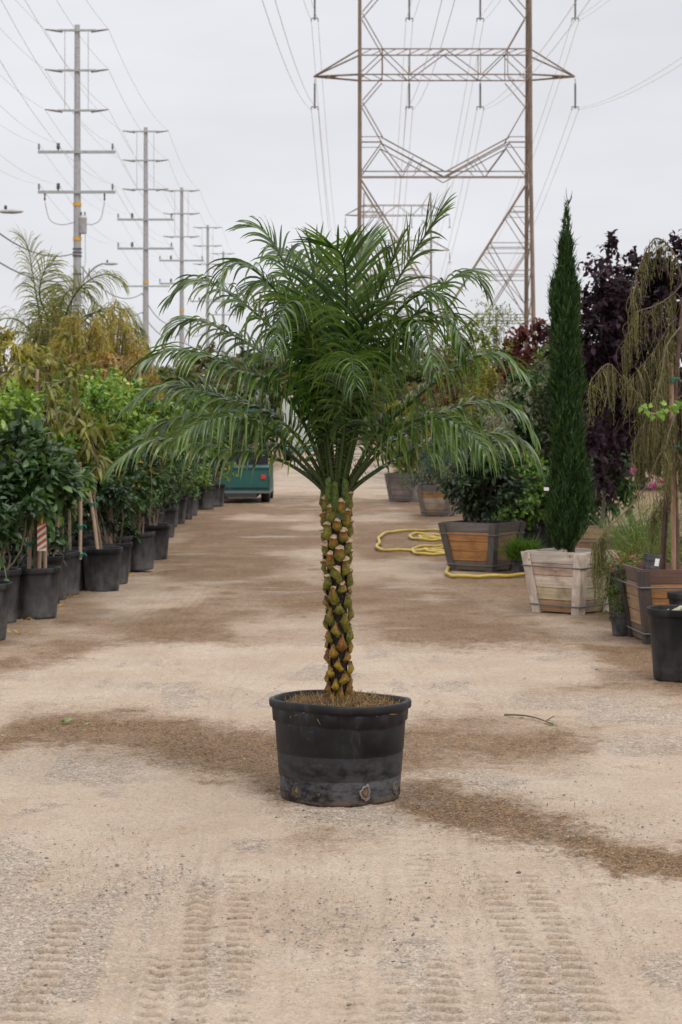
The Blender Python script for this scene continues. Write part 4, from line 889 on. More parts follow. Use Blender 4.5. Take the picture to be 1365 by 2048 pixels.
plant('olive_tree', 'second yellow-olive small tree, below the golden weeping shrub', 'tree', pu(95, 24), 24, 71, zv(740, 24), (.4, .35, .35), 44, 4, 6, .2, .12, .035, OLIVE, 'lance', .9, .2, .4, group=BG, stems=1)
plant('olive_tree', 'reddish-gold small tree on a stake under the second utility pole', 'tree', pu(240, 28), 28, 72, zv(745, 28), (.5, .35, .3), 44, 4, 6, .2, .1, .03, ((.16, .1, .025), (.32, .2, .06)), 'lance', .9, .2, .4, group=BG, stems=1, stakes=[((.3, -.2, .3), (.3, -.2, zv(720, 28)), (.6, .8))])
# spare pots and their small plants tucked between
for k, (u, Y) in enumerate(((15, 18.4), (84, 17.9), (145, 20.6), (232, 21.6), (238, 23.2))):
    plant('potted_seedling', ['low dark plant in the pot behind the vine pot', 'low dark plant in the pot peeking out right behind the citrus pot', 'low plant in the pot rim between the two staked trees', 'low plant in the rim just behind the stake-leaning tree', 'low plant in the stacked rims by the leaning pot'][k], 'potted plant', pu(u, Y), Y, 80 + k, .55, (.2, .2, .14), 16, 4, 5, .12, .08, .04, DARKG, group=GRP, stems=3)

# weeping golden shrubs and the feathery palm behind them
def weeping(name, label, cat, loc, seed, h, rad, n, slen, cols, arch=1.0, needle=.05, nw=.006, pernode=7, trunk=True, mat=None, group=None, scol=(.2, .15, .08)):
    rg = np.random.default_rng(seed); root = thing(name, label, cat, loc, 0, group); st = MB(); P = []; D = []; C = []
    for k in range(n):
        az = rg.uniform(0, 6.283); r = rad * math.sqrt(rg.uniform(.02, 1)); hh = h * rg.uniform(.72, 1.02) * (1 - .25 * (r / rad) ** 2); o = np.array([math.cos(az), math.sin(az), 0])
        base = np.array([0, 0, .2]) + o * .08 * rg.random(); pk = o * r * .65 + (0, 0, hh); tip = o * (r + .12 * arch) + (0, 0, max(.4, hh - slen * rg.uniform(.5, 1.2)))
        c = spline([base, o * r * .25 + (0, 0, hh * .55), pk, (pk + tip) / 2 + o * .12 + (0, 0, .12), tip], 26); st.tube(c, np.linspace(.011, .0025, 26), 4, np.asarray(scol) * rg.uniform(.7, 1.3), cap=False)
        for i in range(8, 26):
            T = unit(c[min(i + 1, 25)] - c[i - 1]); m = pernode; p = c[i] + rg.normal(0, .015, (m, 3)); d = unit(T * .6 + rg.normal(0, .55, (m, 3)) + (0, 0, -.75)); P.append(p); D.append(d); C.append(lerp(cols[0], cols[1], np.clip(rg.normal(.45, .3, (m, 1)), 0, 1)) * rg.uniform(.75, 1.25))
    st.build('cane', M_bark, root); P = np.concatenate(P); D = np.concatenate(D); C = np.concatenate(C); lf = MB()
    leaves(lf, P, D, unit(rg.normal(0, 1, P.shape)), needle * rg.uniform(.6, 1.4, len(P)), nw, C, 'blade', .2, .3); lf.build('foliage', mat or M_dull, root)
    return root
GOLD = ((.24, .2, .03), (.55, .47, .14))
weeping('weeping_bamboo', 'golden weeping bamboo-like shrub right of the feathery palm, under the second pole', 'shrub', (pu(225, 30), 30, 0), 201, zv(605, 30), .7, 120, 1.6, GOLD, 1.7, .13, .010, 7)
weeping('weeping_bamboo', 'rusty gold weeping shrub in front of the nearest utility pole', 'shrub', (pu(160, 29), 29, 0), 202, zv(620, 29), .62, 110, 1.5, ((.2, .17, .03), (.46, .38, .1)), 1.4, .12, .012, 7)
weeping('weeping_bamboo', 'greener weeping shrub left of the rusty gold one', 'shrub', (pu(100, 30), 30, 0), 203, zv(600, 30), .6, 100, 1.3, ((.07, .09, .02), (.2, .2, .05)), 1.3, .12, .012, 7)
def feather_palm():
    Y = 31.0; root = thing('feather_palm', 'tall wispy palm with upright feathery fronds against the sky at upper left', 'palm', (pu(110, Y), Y, 0)); O = np.array([pu(110, Y), Y, 0])
    mb = MB(); mb.tube([(0, 0, 0), (.02, 0, 1.2), (0, 0, zv(700, Y))], [.14, .12, .09], 12, (.14, .11, .08)); mb.build('trunk', M_bark, root)
    FR = [([(112,720),(90,680),(78,620),(68,560),(58,500),(48,478)], .1, .75, 3.), ([(112,715),(125,650),(150,590),(180,560),(215,548),(240,560)], -.2, .7, 4.), ([(114,715),(132,660),(142,620),(146,585),(148,560)], .3, .55, 2.5), ([(110,720),(85,690),(55,668),(25,665),(5,690)], .1, .6, 5), ([(116,720),(150,660),(200,620),(250,620),(285,660)], .1, .6, 6), ([(114,720),(140,660),(175,630),(215,625),(250,650)], -.5, .55, 6), ([(110,720),(95,660),(100,610),(108,580)], .5, .5, 3), ([(112,720),(70,670),(35,640),(0,640),(-30,670)], -.3, .6, 5), ([(112,720),(100,650),(80,590),(90,540),(110,520)], -.4, .6, 3), ([(114,720),(160,680),(215,650),(265,655),(300,700)], .2, .6, 6), ([(112,720),(120,640),(130,590),(165,575),(190,600)], .3, .55, 5)]
    for k, (pp, dep, L, dr) in enumerate(FR):
        m = len(pp); P = np.array([at(u, v, Y + dep * (i / (m - 1))) - O for i, (u, v) in enumerate(pp)]); a = P[-1] - P[0]
        lm, rm = frond_mesh(P, L, dr, (a[0], a[1] + .01), 300 + k, .4, t0=.12, spacing=.03, hw=.0075, yellow=.3, cols=((.12, .14, .04), (.26, .26, .08)), spines=False, mats=M_dull); f = place('frond', lm, root); place('rachis', rm, f)
feather_palm()

# ------------------------------------------------------------------ right side: boxed trees
GREYB = (.15, .135, .125); ORANGE = (.44, .2, .07); PALE = (.5, .4, .32)
def boxed(name, label, cat, u, v, a, ratio, h, cols, bat, rz, dy=0.):
    Y = H * F / (v - V0) + a * ratio * 1.15 + dy
    root = thing(name, label, cat, (pu(u, Y), Y, 0), rz); planter(root, a, ratio, h, cols, bat); return root, Y
RB = R(-41)
# cypress
cyp, CY = boxed('boxed_cypress', 'tall narrow dark cypress in a pale raw-wood planter box with wire bands', 'cypress', 1143, 1229, .285, .74, .53, [(.46, .27, .15), (.6, .5, .32), (.64, .53, .43), (.56, .4, .31), (.64, .56, .49)], (.66, .56, .48), RB)
def cypress():
    rg = np.random.default_rng(90); zt = zv(398, CY); N = 52000; px = 1 / (F / CY)
    prof_v = [1100, 1060, 1000, 940, 880, 800, 700, 620, 590, 540, 500, 470, 440, 415, 398]; prof_w = [20, 32, 35, 32, 28, 26, 25, 26, 24, 13, 11, 9, 5, 2.5, .6]; prof_c = [1126, 1132, 1138, 1140, 1136, 1132, 1130, 1128, 1130, 1132, 1131, 1131, 1132, 1133, 1133]
    v = rg.uniform(409, 1100, N * 3); w = np.interp(v, prof_v[::-1], prof_w[::-1]); keep = rg.random(N * 3) < w / 38 * np.where(v < 490, .45, 1) * (.55 + .45 * (np.sin(v * .13 + rg.uniform(0, 1, N * 3) * 2) > -.5)); v, w = v[keep][:N], w[keep][:N]; N = len(v)
    az = rg.uniform(0, 6.283, N); r = np.sqrt(rg.uniform(.12, 1.0, N)) * (1 + .16 * np.sin(5 * az + v * .045) + .13 * np.sin(2 * az - v * .03) + .12 * np.sin(7 * az + v * .11) + .12 * np.sin(3 * az + v * .019 + 1) + rg.normal(0, .1, N)) * w * px
    c = (np.interp(v, prof_v[::-1], prof_c[::-1]) - 1142) * px; P0 = np.stack([c + r * np.cos(az), r * np.sin(az), zv(v, CY)], -1)
    out = np.stack([np.cos(az), np.sin(az), 0 * az], -1); D = unit(out * rg.uniform(.0, .4, (N, 1)) + (0, 0, 1.0) + rg.normal(0, .3, (N, 3)))
    C = lerp((.009, .03, .009), (.06, .11, .024), np.clip(rg.normal(.4, .35, (N, 1)), 0, 1))
    Rt = np.array([[math.cos(-RB), -math.sin(-RB)], [math.sin(-RB), math.cos(-RB)]])
    P0[:, :2] = P0[:, :2] @ Rt.T; D[:, :2] = D[:, :2] @ Rt.T
    lf = MB(); leaves(lf, P0, D, unit(rg.normal(0, 1, (N, 3))), np.where(v < 480, .035, .05) * np.where(rg.random(N) < .14, 2.1, rg.uniform(.5, 1.4, N)), np.where(v < 480, .006, .0085), C, 'blade', .4, -.1); lf.build('foliage', M_needle, cyp)
    mb = MB(); mb.tube([(0, 0, .45), (-.03, 0, 1.2), (-.03, 0, 2.6), (-.03, 0, zt)], [.035, .03, .015, .003], 7, (.07, .05, .035))
    for k in range(26):
        z = zv(rg.uniform(405, 480), CY); a = rg.uniform(0, 6.28); l = rg.uniform(.06, .16); mb.tube([(-.035, 0, z), (-.035 + math.cos(a) * l * .3, math.sin(a) * l * .3, z + l * .6), (-.035 + math.cos(a) * l * .35, math.sin(a) * l * .35, z + l)], [.004, .003, .001], 3, (.06, .06, .03), cap=False)
    mb.build('trunk', M_bark, cyp)
    mb = MB(); mb.box((-.16, -.14, zv(978, CY)), (.05, .004, .028), (.8, .8, .8)); mb.build('paper_tag', M_paper, cyp)
cypress()
def add_crown(root, rg, c, rad, K, twigs, per, tlen, L, W, cols, mat=None, shape='oval', droop=.2, upb=.5, curl=.25, trunk_from=(0, 0, .4), sr=.016, shell=.35, lump=.35, mix=None, nbr=16, scol=(.12, .09, .07)):
    C, D = crown_pts(rg, c, rad, K, shell, lump); st = MB(); tf = np.asarray(trunk_from, float); hub = tf + (np.asarray(c) - tf) * .5
    st.tube(spline([tf, (tf + hub) / 2 + rg.normal(0, .02, 3), hub, np.asarray(c)], 8), np.linspace(sr * 1.5, sr * .5, 8), 7, scol)
    for k in rg.permutation(K)[:nbr]: branch(st, rg, tf + (np.asarray(c) - tf) * rg.uniform(.3, .95), C[k], sr * .5, sr * .12, scol)
    st.build('trunk', M_bark, root); lf = MB(); crown(lf, rg, C, D, twigs, per, tlen, L, W, *cols, shape, droop, upb, curl, mix=mix); lf.build('foliage', mat or M_leaf, root)
r, Y = boxed('boxed_laurel', 'round dark laurel bush in a weathered grey planter box with orange middle boards', 'boxed shrub', 965, 1144, .335, .72, .54, [(.2, .15, .11), ORANGE, (.46, .22, .08), ORANGE, GREYB], (.1, .092, .09), R(-33))
add_crown(r, np.random.default_rng(91), (.02, 0, zv(970, Y)), (.43, .4, .36), 110, 5, 7, .17, .085, .035, ((.012, .035, .014), (.045, .075, .03)), mix=((.12, .03, .02), .02))
r, Y = boxed('boxed_conifer', 'low blue-green conifer in a small worn box with an orange top board', 'boxed conifer', 878, 1033, .29, .74, .55, [(.22, .16, .12), (.36, .28, .21), (.36, .29, .22), (.46, .24, .09), GREYB], (.2, .17, .15), R(-20))
add_crown(r, np.random.default_rng(92), (.0, 0, zv(945, Y)), (.42, .42, .42), 90, 5, 6, .2, .09, .018, BLUEG, M_dull, 'lance', .2, .3)
r, Y = boxed('boxed_shrub', 'yellow-green shrub in the farthest grey wooden box along the right', 'boxed shrub', 812, 1004, .32, .74, .6, [(.2, .17, .15), (.24, .2, .18), (.24, .2, .18), (.22, .19, .17), GREYB], (.17, .15, .14), R(-24))
add_crown(r, np.random.default_rng(93), (.0, 0, zv(900, Y)), (.45, .45, .6), 90, 5, 6, .2, .08, .03, ((.07, .1, .02), (.2, .22, .05)), M_dull)
r, Y = boxed('boxed_plum', 'purple-leaved plum tree in the reddish-brown box behind the pale cypress box', 'boxed tree', 1198, 1170, .31, .76, .55, [(.26, .13, .08), (.3, .16, .1), (.28, .14, .09), (.32, .18, .11), (.36, .22, .14)], (.25, .12, .08), R(-25), .35)
add_crown(r, np.random.default_rng(94), (.1, 0, zv(720, Y)), (.4, .42, 1.0), 120, 6, 8, .32, .08, .045, PLUM, M_dull, 'oval', .5, .6, .35, nbr=30)
plant('plum_tree', 'purple-leaved plum tree at the right edge, its top behind the weeping branches', 'tree', pu(1338, 21.2), 21.2, 95, zv(700, 21.2), (.6, .42, 1.0), 190, 6, 8, .32, .08, .045, PLUM, 'oval', .5, .6, .35, mat=M_dull, stems=1, sr=.02, lump=.15)
plant('plum_tree', 'purple-leaved plum tree between the other two, set farther back', 'tree', pu(1262, 23.5), 23.5, 96, zv(725, 23.5), (.42, .42, 1.05), 120, 6, 8, .34, .08, .045, PLUM, 'oval', .5, .7, .35, mat=M_dull, stems=1, sr=.02)
# the big dark box with the weeping tree
wb, WY = boxed('boxed_weeping_tree', 'weeping olive-brown tree with hanging stringy foliage in the dark brown box at right', 'boxed tree', 1352, 1292, .34, .8, .55, [(.2, .1, .05), ORANGE, (.42, .2, .07), (.4, .19, .07), (.14, .075, .055)], (.06, .048, .044), R(5), .1)
def weeping_tree():
    rg = np.random.default_rng(97); root = wb; O = np.array(root.location); ca, sa = math.cos(-root.rotation_euler[2]), math.sin(-root.rotation_euler[2])
    def lc(u, v, dY=0.):
        p = at(u, v, WY + dY) - O; return np.array([p[0] * ca - p[1] * sa, p[0] * sa + p[1] * ca, p[2]])
    col = (.16, .115, .085); st = MB()
    st.tube(spline([lc(1350, 1160), lc(1352, 1050), lc(1346, 900), lc(1352, 760), lc(1362, 650), lc(1372, 560)], 16), np.linspace(.03, .014, 16), 8, (.1, .06, .045)); st.tube(spline([lc(1325, 1160, .05), lc(1328, 1080, .05), lc(1335, 980, .03), lc(1346, 900)], 8), .022, 7, (.09, .05, .04)); st.build('trunk', M_bark, root)
    BR = [  # photo points of the limbs, depth at tip, strand length
        ([(1365,790),(1310,830),(1285,800),(1260,770),(1242,752),(1228,735),(1215,728),(1195,745),(1178,770)], -.35, .34),
        ([(1352,640),(1340,650),(1310,700),(1285,730),(1262,755)], .1, .42),
        ([(1365,560),(1350,510),(1325,480),(1305,482),(1285,520),(1272,560),(1265,600)], -.1, .3),
        ([(1370,560),(1345,590),(1310,612),(1275,625),(1258,660),(1250,700)], .15, .38),
        ([(1365,650),(1335,690),(1325,740),(1315,790)], -.3, .5), ([(1370,700),(1345,740),(1330,790),(1300,830),(1280,860)], .3, .5), ([(1360,800),(1330,850),(1300,860),(1270,880)], .35, .55),
        ([(1350,885),(1322,908),(1305,945),(1285,985),(1250,1025),(1218,1055),(1200,1078),(1190,1090)], -.3, .44),
        ([(1372,480),(1400,500),(1430,560),(1450,640)], -.2, .5), ([(1370,600),(1400,640),(1430,720)], .2, .6), ([(1360,760),(1390,790),(1420,850)], -.3, .6), ([(1350,950),(1340,980),(1320,1010),(1300,1040)], .1, .22), ([(1352,900),(1365,930),(1375,990)], -.25, .3), ([(1355,820),(1340,860),(1330,900)], -.32, .45)]
    P = []; D = []; C = []
    for bi, (pp, dep, sl) in enumerate(BR):
        m = len(pp); c = spline([lc(u, v, dep * i / (m - 1)) for i, (u, v) in enumerate(pp)], 30); lb = MB(); lb.tube(c, np.linspace(.0075, .0025, 30), 5, (.13, .1, .075) if bi != 7 else (.12, .075, .055), cap=False)
        start = 22 if bi == 7 else 4
        for i in range(start, 30):
            for k in range(7 if bi == 7 else 2):
                L = sl * rg.uniform(.35, 1.15); p0 = c[i] + rg.normal(0, .012, 3); dx = rg.normal(0, .04, 3); n = 9
                s_ = np.linspace(0, 1, n)[:, None]; tgt = np.array([dx[0], dx[1], -1.0]) * L; q_ = p0 + tgt * s_ + np.array([rg.normal(0, .03), rg.normal(0, .03), .03]) * np.sin(s_ * 3.1) ; lb.tube(q_, np.linspace(.0026, .0012, n), 3, np.array([.2, .17, .07]) * rg.uniform(.6, 1.2), cap=False)
                mm = int(26 * L / .35); t = rg.uniform(.05, 1, mm); p = p0 + tgt * t[:, None] + np.array([0, 0, .03]) * np.sin(t * 3.1)[:, None]
                P.append(p); D.append(unit(rg.normal(0, .4, (mm, 3)) + (0, 0, -1))); C.append(lerp((.05, .056, .016), (.2, .2, .062), np.clip(rg.normal(.4, .3, (mm, 1)), 0, 1)) * rg.uniform(.6, 1.2))
        lb.build('branch', M_bark, root)
    P = np.concatenate(P); lf = MB(); leaves(lf, P, np.concatenate(D), unit(rg.normal(0, 1, P.shape)), rg.uniform(.015, .04, len(P)), .0045, np.concatenate(C), 'blade', .3, .1); lf.build('foliage', M_needle, root)
    stake(root, lc(1348, 1150, -.04), lc(1342, 725, -.04), .0185, (.60, .92), (.33, .2, .13))
weeping_tree()
plant('birch_sapling', 'sapling with a spray of light green heart-shaped leaves beside the weeping tree stake', 'tree', pu(1390, 14.2), 14.2, 98, zv(820, 14.2), (.12, .1, .12), 8, 2, 3, .1, .05, .04, BRIGHT, 'heart', .5, .2, .2, stems=1, sr=.008)
def birch_spray():
    root = [o for o in bpy.data.objects if o.name.startswith('birch_sapling')][0]; O = np.array(root.location); rg = np.random.default_rng(99)
    st = MB(); c = spline([at(1392, 838, 14.2) - O, at(1365, 812, 14.2) - O, at(1340, 822, 14.15) - O, at(1312, 828, 14.1) - O, at(1290, 820, 14.1) - O], 16); st.tube(c, np.linspace(.006, .0025, 16), 5, (.3, .22, .16)); st.build('branch', M_bark, root)
    n = 34; i = rg.integers(2, 16, n); P = c[i] + rg.normal(0, .018, (n, 3)) + (0, 0, .015); lf = MB(); leaves(lf, P, unit(rg.normal(0, .5, (n, 3)) + (0, -.3, -.5)), unit(rg.normal(0, .5, (n, 3)) + (0, -1, .4)), rg.uniform(.035, .05, n), .038, lerp((.12, .24, .03), (.24, .38, .07), rg.random((n, 1))), 'heart', .2, .2); lf.build('leaf_spray', M_leaf, root)
birch_spray()
# plain bucket at the right edge
r = thing('black_bucket', 'big empty-looking black nursery pot nearest the viewer at the right edge', 'plant pot', (pu(1362, 12.55), 12.55, 0)); bm_ = pot_mesh(.212, .455, 'bucket', 48, M_pot2); p = place('bucket', bm_, r); place('soil', soil_mesh(.19, .36), p)
mb = MB(); lr = np.random.default_rng(6); leaves(mb, lr.normal(0, .06, (14, 3)) * (1, 1, .15) + (-.02, -.03, .42), unit(lr.normal(0, 1, (14, 3)) + (0, 0, .6)), unit(lr.normal(0, .4, (14, 3)) + (0, 0, 1)), .07, .035, lerp((.4, .38, .3), (.6, .6, .52), lr.random((14, 1)))); mb.build('pale_leaves', M_dull, r)
# little pots
plant('potted_herb', 'bushy fine-leaved green herb in a small black pot between the two boxes', 'potted herb', pu(1246, 15.2), 15.2, 110, .36, (.13, .12, .24), 46, 5, 6, .08, .03, .013, ((.05, .1, .02), (.16, .21, .05)), 'lance', .2, .6, mat=M_dull, small=True, trunk_z=.17, sr=.004)
r = thing('tilted_pot', 'small black pot with a blank white label tilted on the dark box soil', 'plant pot', (pu(1300, 14.66), 14.66, .515)); pm = pot_mesh(.066, .14, 'pot', 28); p = place('pot', pm, r); p.rotation_euler = (0, R(9), 0); mb = MB(); a_ = np.linspace(-1.35, -.75, 6); mb.add(np.concatenate([np.c_[.0655 * np.cos(a_), .0655 * np.sin(a_), np.full(6, .06)], np.c_[.0665 * np.cos(a_), .0665 * np.sin(a_), np.full(6, .115)]]), [[k, k + 1, k + 7, k + 6] for k in range(5)], (.82, .82, .82)); mb.build('white_label', M_paper, p)
# pink globe flowers
def flowers():
    root = thing('pink_flower_plant', 'wispy plant with pink globe flowers on long stems behind the dark box', 'flowering plant', (pu(1310, 15.9), 15.9, 0)); O = np.array(root.location); rg = np.random.default_rng(120)
    st = MB(); lf = MB(); N = 500; b = np.c_[rg.normal(0, .14, N), rg.normal(0, .1, N), rg.uniform(.45, 1.0, N)]; leaves(lf, b, unit(rg.normal(0, .5, (N, 3)) + (0, 0, .5)), unit(rg.normal(0, 1, (N, 3))), .09, .007, lerp((.08, .12, .03), (.2, .24, .08), rg.random((N, 1))), 'blade', .2, .2)
    for (u, v, s_) in ((1268, 942, 1.), (1307, 972, 1.1), (1323, 963, .9), (1343, 934, .9), (1348, 980, 1.2), (1331, 993, .7), (1340, 999, .6), (1341, 990, .5)):
        h = at(u, v, 15.9) - O; st.tube(spline([(rg.normal(0, .06), rg.normal(0, .05), .35), h * .5 + (0, 0, .1), h], 9), .0035, 4, (.2, .24, .09))
        fl = MB(); n = 60; d = unit(rg.normal(0, 1, (n, 3)) * (1, 1, .7) + (0, 0, .25)); leaves(fl, np.tile(h, (n, 1)), d, unit(rg.normal(0, 1, (n, 3))), .034 * s_, .014 * s_, lerp((.5, .08, .33), (.75, .25, .58), rg.random((n, 1))), 'lance', .2, .1); fl.build('flower', M_petal, root)
    st.build('stem', M_leaf, root); lf.build('foliage', M_dull, root)
flowers()
def tuft(name, label, x, y, z, seed, n, h, spread, cols, w=.008, cat='grass clump', pot=False, small=True):
    rg = np.random.default_rng(seed); root = thing(name, label, cat, (x, y, 0)); lf = MB()
    if pot: add_pot(root, small)
    b = np.c_[rg.normal(0, spread * .3, n), rg.normal(0, spread * .3, n), np.full(n, z)]; d = unit(np.c_[rg.normal(0, .4, n), rg.normal(0, .4, n), np.ones(n)])
    leaves(lf, b, d, unit(np.c_[-d[:, 0], -d[:, 1], .3 + 0 * b[:, 0]] + 1e-3), h * rg.uniform(.5, 1.15, n), w, lerp(cols[0], cols[1], np.clip(rg.normal(.5, .3, (n, 1)), 0, 1)), 'blade', .3, .35); lf.build('foliage', M_dull, root); return root
tuft('potted_grass', 'bright yellow-green grassy plant in a pot between the grey and pale boxes', pu(1044, 21.5), 21.5, .15, 130, 500, .3, .22, MIDG, .012, 'potted grass', True)
tuft('grass_clump', 'soft green grassy clump behind the low weeping branch', pu(1282, 18.6), 18.6, .2, 131, 900, .75, .22, ((.05, .12, .04), (.13, .22, .09)), .008)
tuft('grass_clump', 'yellow-green bladed clump below the soft grassy clump', pu(1268, 17.6), 17.6, .15, 132, 350, .42, .2, ((.1, .16, .025), (.25, .33, .06)), .016)
tuft('grass_clump', 'tangled olive clump under the pink globe flowers', pu(1300, 16.6), 16.6, .25, 133, 800, .6, .3, ((.06, .08, .025), (.17, .18, .06)), .008)
plant('succulent', 'pink-tipped succulent mound between the pale and dark boxes', 'succulent', pu(1262, 16.3), 16.3, 134, .42, (.2, .12, .1), 40, 4, 5, .06, .035, .02, ((.2, .22, .12), (.36, .34, .22)), mix=((.55, .16, .16), .25), pot=True, stems=3, small=False)
plant('potted_shrub', 'glossy dark green shrub in a black pot behind the cypress box', 'potted shrub', pu(1212, 22.2), 22.2, 135, .95, (.3, .28, .36), 44, 4, 6, .16, .09, .05, ((.02, .06, .018), (.08, .16, .04)))
for k, (u, Y, vt, vb, rx, cols, L, W, lab, mat, tr) in enumerate((
    (1082, 25, 735, 1040, .34, DARKG, .085, .05, 'dark green hedge-like tree just left of the cypress', None, 1),
    (1048, 23.6, 930, 1060, .3, MIDG, .07, .04, 'low mixed green shrub left of the cypress foot', None, 5),
    (1022, 28, 785, 900, .34, SILV, .06, .02, 'silvery grey shrub behind the right palm frond tips', M_dull, 5),
    (1058, 31, 660, 780, .42, REDL, .08, .05, 'dark red leafed shrub left of the cypress at sky level', M_dull, 1),
    (1000, 31, 690, 900, .5, OLIVE, .07, .025, 'olive green tree behind the upper right palm fronds', M_dull, 1),
    (945, 33, 640, 860, .42, ((.1, .14, .03), (.24, .27, .07)), .075, .035, 'yellow-green tree standing right of the palm crown against the sky', M_dull, 1),
    (905, 36, 700, 840, .5, ((.09, .05, .03), (.17, .09, .06)), .08, .03, 'brownish red shrub seen through the right palm fronds', M_dull, 1),
    (865, 40, 790, 940, .5, GREYG, .08, .03, 'grey-green shrub above the boxed conifer', M_dull, 5),
    (960, 29, 830, 1000, .5, ((.04, .07, .02), (.12, .15, .04)), .08, .03, 'mixed green shrub behind the laurel bush', None, 5),
    (1012, 26.5, 900, 1040, .42, DARKG, .08, .04, 'dark shrub right behind the laurel box', None, 5),
    (1105, 29, 690, 860, .4, ((.05, .09, .02), (.13, .18, .05)), .08, .035, 'green tree with a red tint behind the cypress stem', None, 1),
    (820, 50, 780, 930, .6, OLIVE, .1, .04, 'olive shrub far along the right, behind the palm trunk fronds', M_dull, 5),
    (1160, 24.5, 680, 1000, .4, ((.03, .05, .025), (.09, .08, .04)), .09, .05, 'dark tree tangled behind the cypress and plum', None, 1))):
    cz = (zv(vt, Y) + zv(vb, Y)) / 2; rz_ = (zv(vt, Y) - zv(vb, Y)) / 2
    plant('nursery_shrub' if tr == 5 else 'nursery_tree', lab, 'shrub' if tr == 5 else 'tree', pu(u, Y), Y, 140 + k, cz, (rx, .4, rz_), 90, 5, 6, .2, L, W, cols, 'oval' if W > .032 else 'lance', .3, .6, mat=mat, stems=tr, sr=.018, group='mixed nursery plants on the right of the lane')
plant('staked_sapling', 'thin airy sapling tied to an orange-brown stake against the sky, right of the palm', 'tree', pu(990, 33.5), 33.5, 170, zv(650, 33.5), (.36, .3, .5), 60, 3, 6, .22, .07, .018, ((.1, .13, .05), (.24, .27, .12)), 'lance', .2, .5, mat=M_dull, stems=1, sr=.012, stakes=[((.02, -.1, .3), (.02, -.1, zv(628, 33.4)), (.86, .97))], shell=.2)

# ------------------------------------------------------------------ hose, cart, far vehicle
def hose():
    def g(u, v): return gp(u, v) + (0, 0, .022)
    A = [(905,1068),(860,1064),(800,1066),(772,1070),(758,1080),(760,1090),(754,1097),(765,1104),(810,1105),(860,1104),(890,1098),(905,1090),(920,1085)]
    B = [(905,1082),(870,1084),(835,1082),(820,1077),(830,1071),(860,1073),(890,1076),(905,1076),(890,1081),(860,1077),(840,1076),(850,1080),(900,1080)]
    Cc = [(920,1092),(880,1096),(840,1098),(826,1104),(836,1112),(870,1113),(905,1112),(880,1106),(850,1103),(870,1109),(910,1114),(915,1122),(905,1132),(895,1146),(896,1154),(915,1158),(960,1158),(1010,1157),(1062,1154)]
    mb = MB()
    for L in (A, B, Cc):
        P = spline([g(*p) for p in L], len(L) * 7); P[:, 2] += .012 * np.abs(np.sin(np.arange(len(P)) * .35)); mb.tube(P, .0205, 8, (.45, .32, .05))
    tag(mb.build('garden_hose', M_hose), 'yellow garden hose lying in loops on the lane by the grey planter box', 'hose')
hose()
def cart():
    Y = 41.0; TEAL = (.01, .06, .053); x0, x1 = pu(425, Y), pu(540, Y); w = x1 - x0; root = thing('utility_cart', 'teal flatbed utility cart parked on the left of the lane behind the palm fronds', 'utility cart', ((x0 + x1) / 2, Y, 0))
    b = MB(); zt, zb = zv(937, Y), zv(981, Y); b.box((0, 1.05, (zt + zb) / 2), (w, 2.1, zt - zb), TEAL); b.box((0, 1.05, zb - .03), (w + .02, 2.12, .05), (.12, .16, .16)); b.box((0, 1.05, zt + .015), (w + .03, 2.13, .03), (.018, .1, .095)); bed = b.build('bed', M_paint, root)
    t = MB(); t.box((0, -.012, (zt + zb) / 2 + .01), (w * .94, .02, (zt - zb) * .78), (.014, .088, .08)); t.build('tailgate', M_paint, bed)
    for x in (-w / 2 + .13, w / 2 - .13):
        k = MB(); k.box((x, -.03, zt - .17), (.09, .03, .09), (.5, .03, .03)); k.build('tail_light', M_paint, bed)
    f = MB(); f.box((0, 1.2, zb - .1), (w * .55, 2.6, .08), (.03, .03, .03)); f.tube([(-w * .45, .5, .24), (w * .45, .5, .24)], .05, 8, (.03, .03, .03)); f.build('chassis', M_rubber, root)
    for x in (-w * .42, w * .41):
        for y in (.5, 2.6):
            k = MB(); k.tube([(x - .09, y, .235), (x - .075, y, .235), (x + .075, y, .235), (x + .09, y, .235)], [.205, .235, .235, .205], 22, (.018, .018, .018)); wh = k.build('wheel', M_rubber, root); k = MB(); k.tube([(x - .095, y, .235), (x + .095, y, .235)], .11, 16, (.25, .25, .25)); k.build('rim', M_steel, wh)
    c = MB(); c.box((0, 2.75, .55), (w * .9, 1.1, .4), (.03, .04, .04)); c.box((0, 2.3, .85), (w * .8, .14, .5), (.02, .02, .02)); c.build('cab', M_paint, root)
    c = MB(); c.box((0, 2.7, 1.92), (w * .96, 1.1, .06), (.03, .1, .1))
    for x in (-w * .45, w * .45):
        for y in (2.25, 3.2): c.tube([(x, y, 1.1), (x, y, 1.9)], .025, 6, (.03, .03, .03))
    c.build('roof', M_paint, root)
    plant('cart_shrub', 'dark leafy shrub riding on the teal cart bed', 'shrub', (x0 + x1) / 2, Y + .9, 171, 1.35, (.5, .5, .4), 50, 4, 6, .2, .09, .05, DARKG, pot=False, stems=4, trunk_z=.75)
cart()
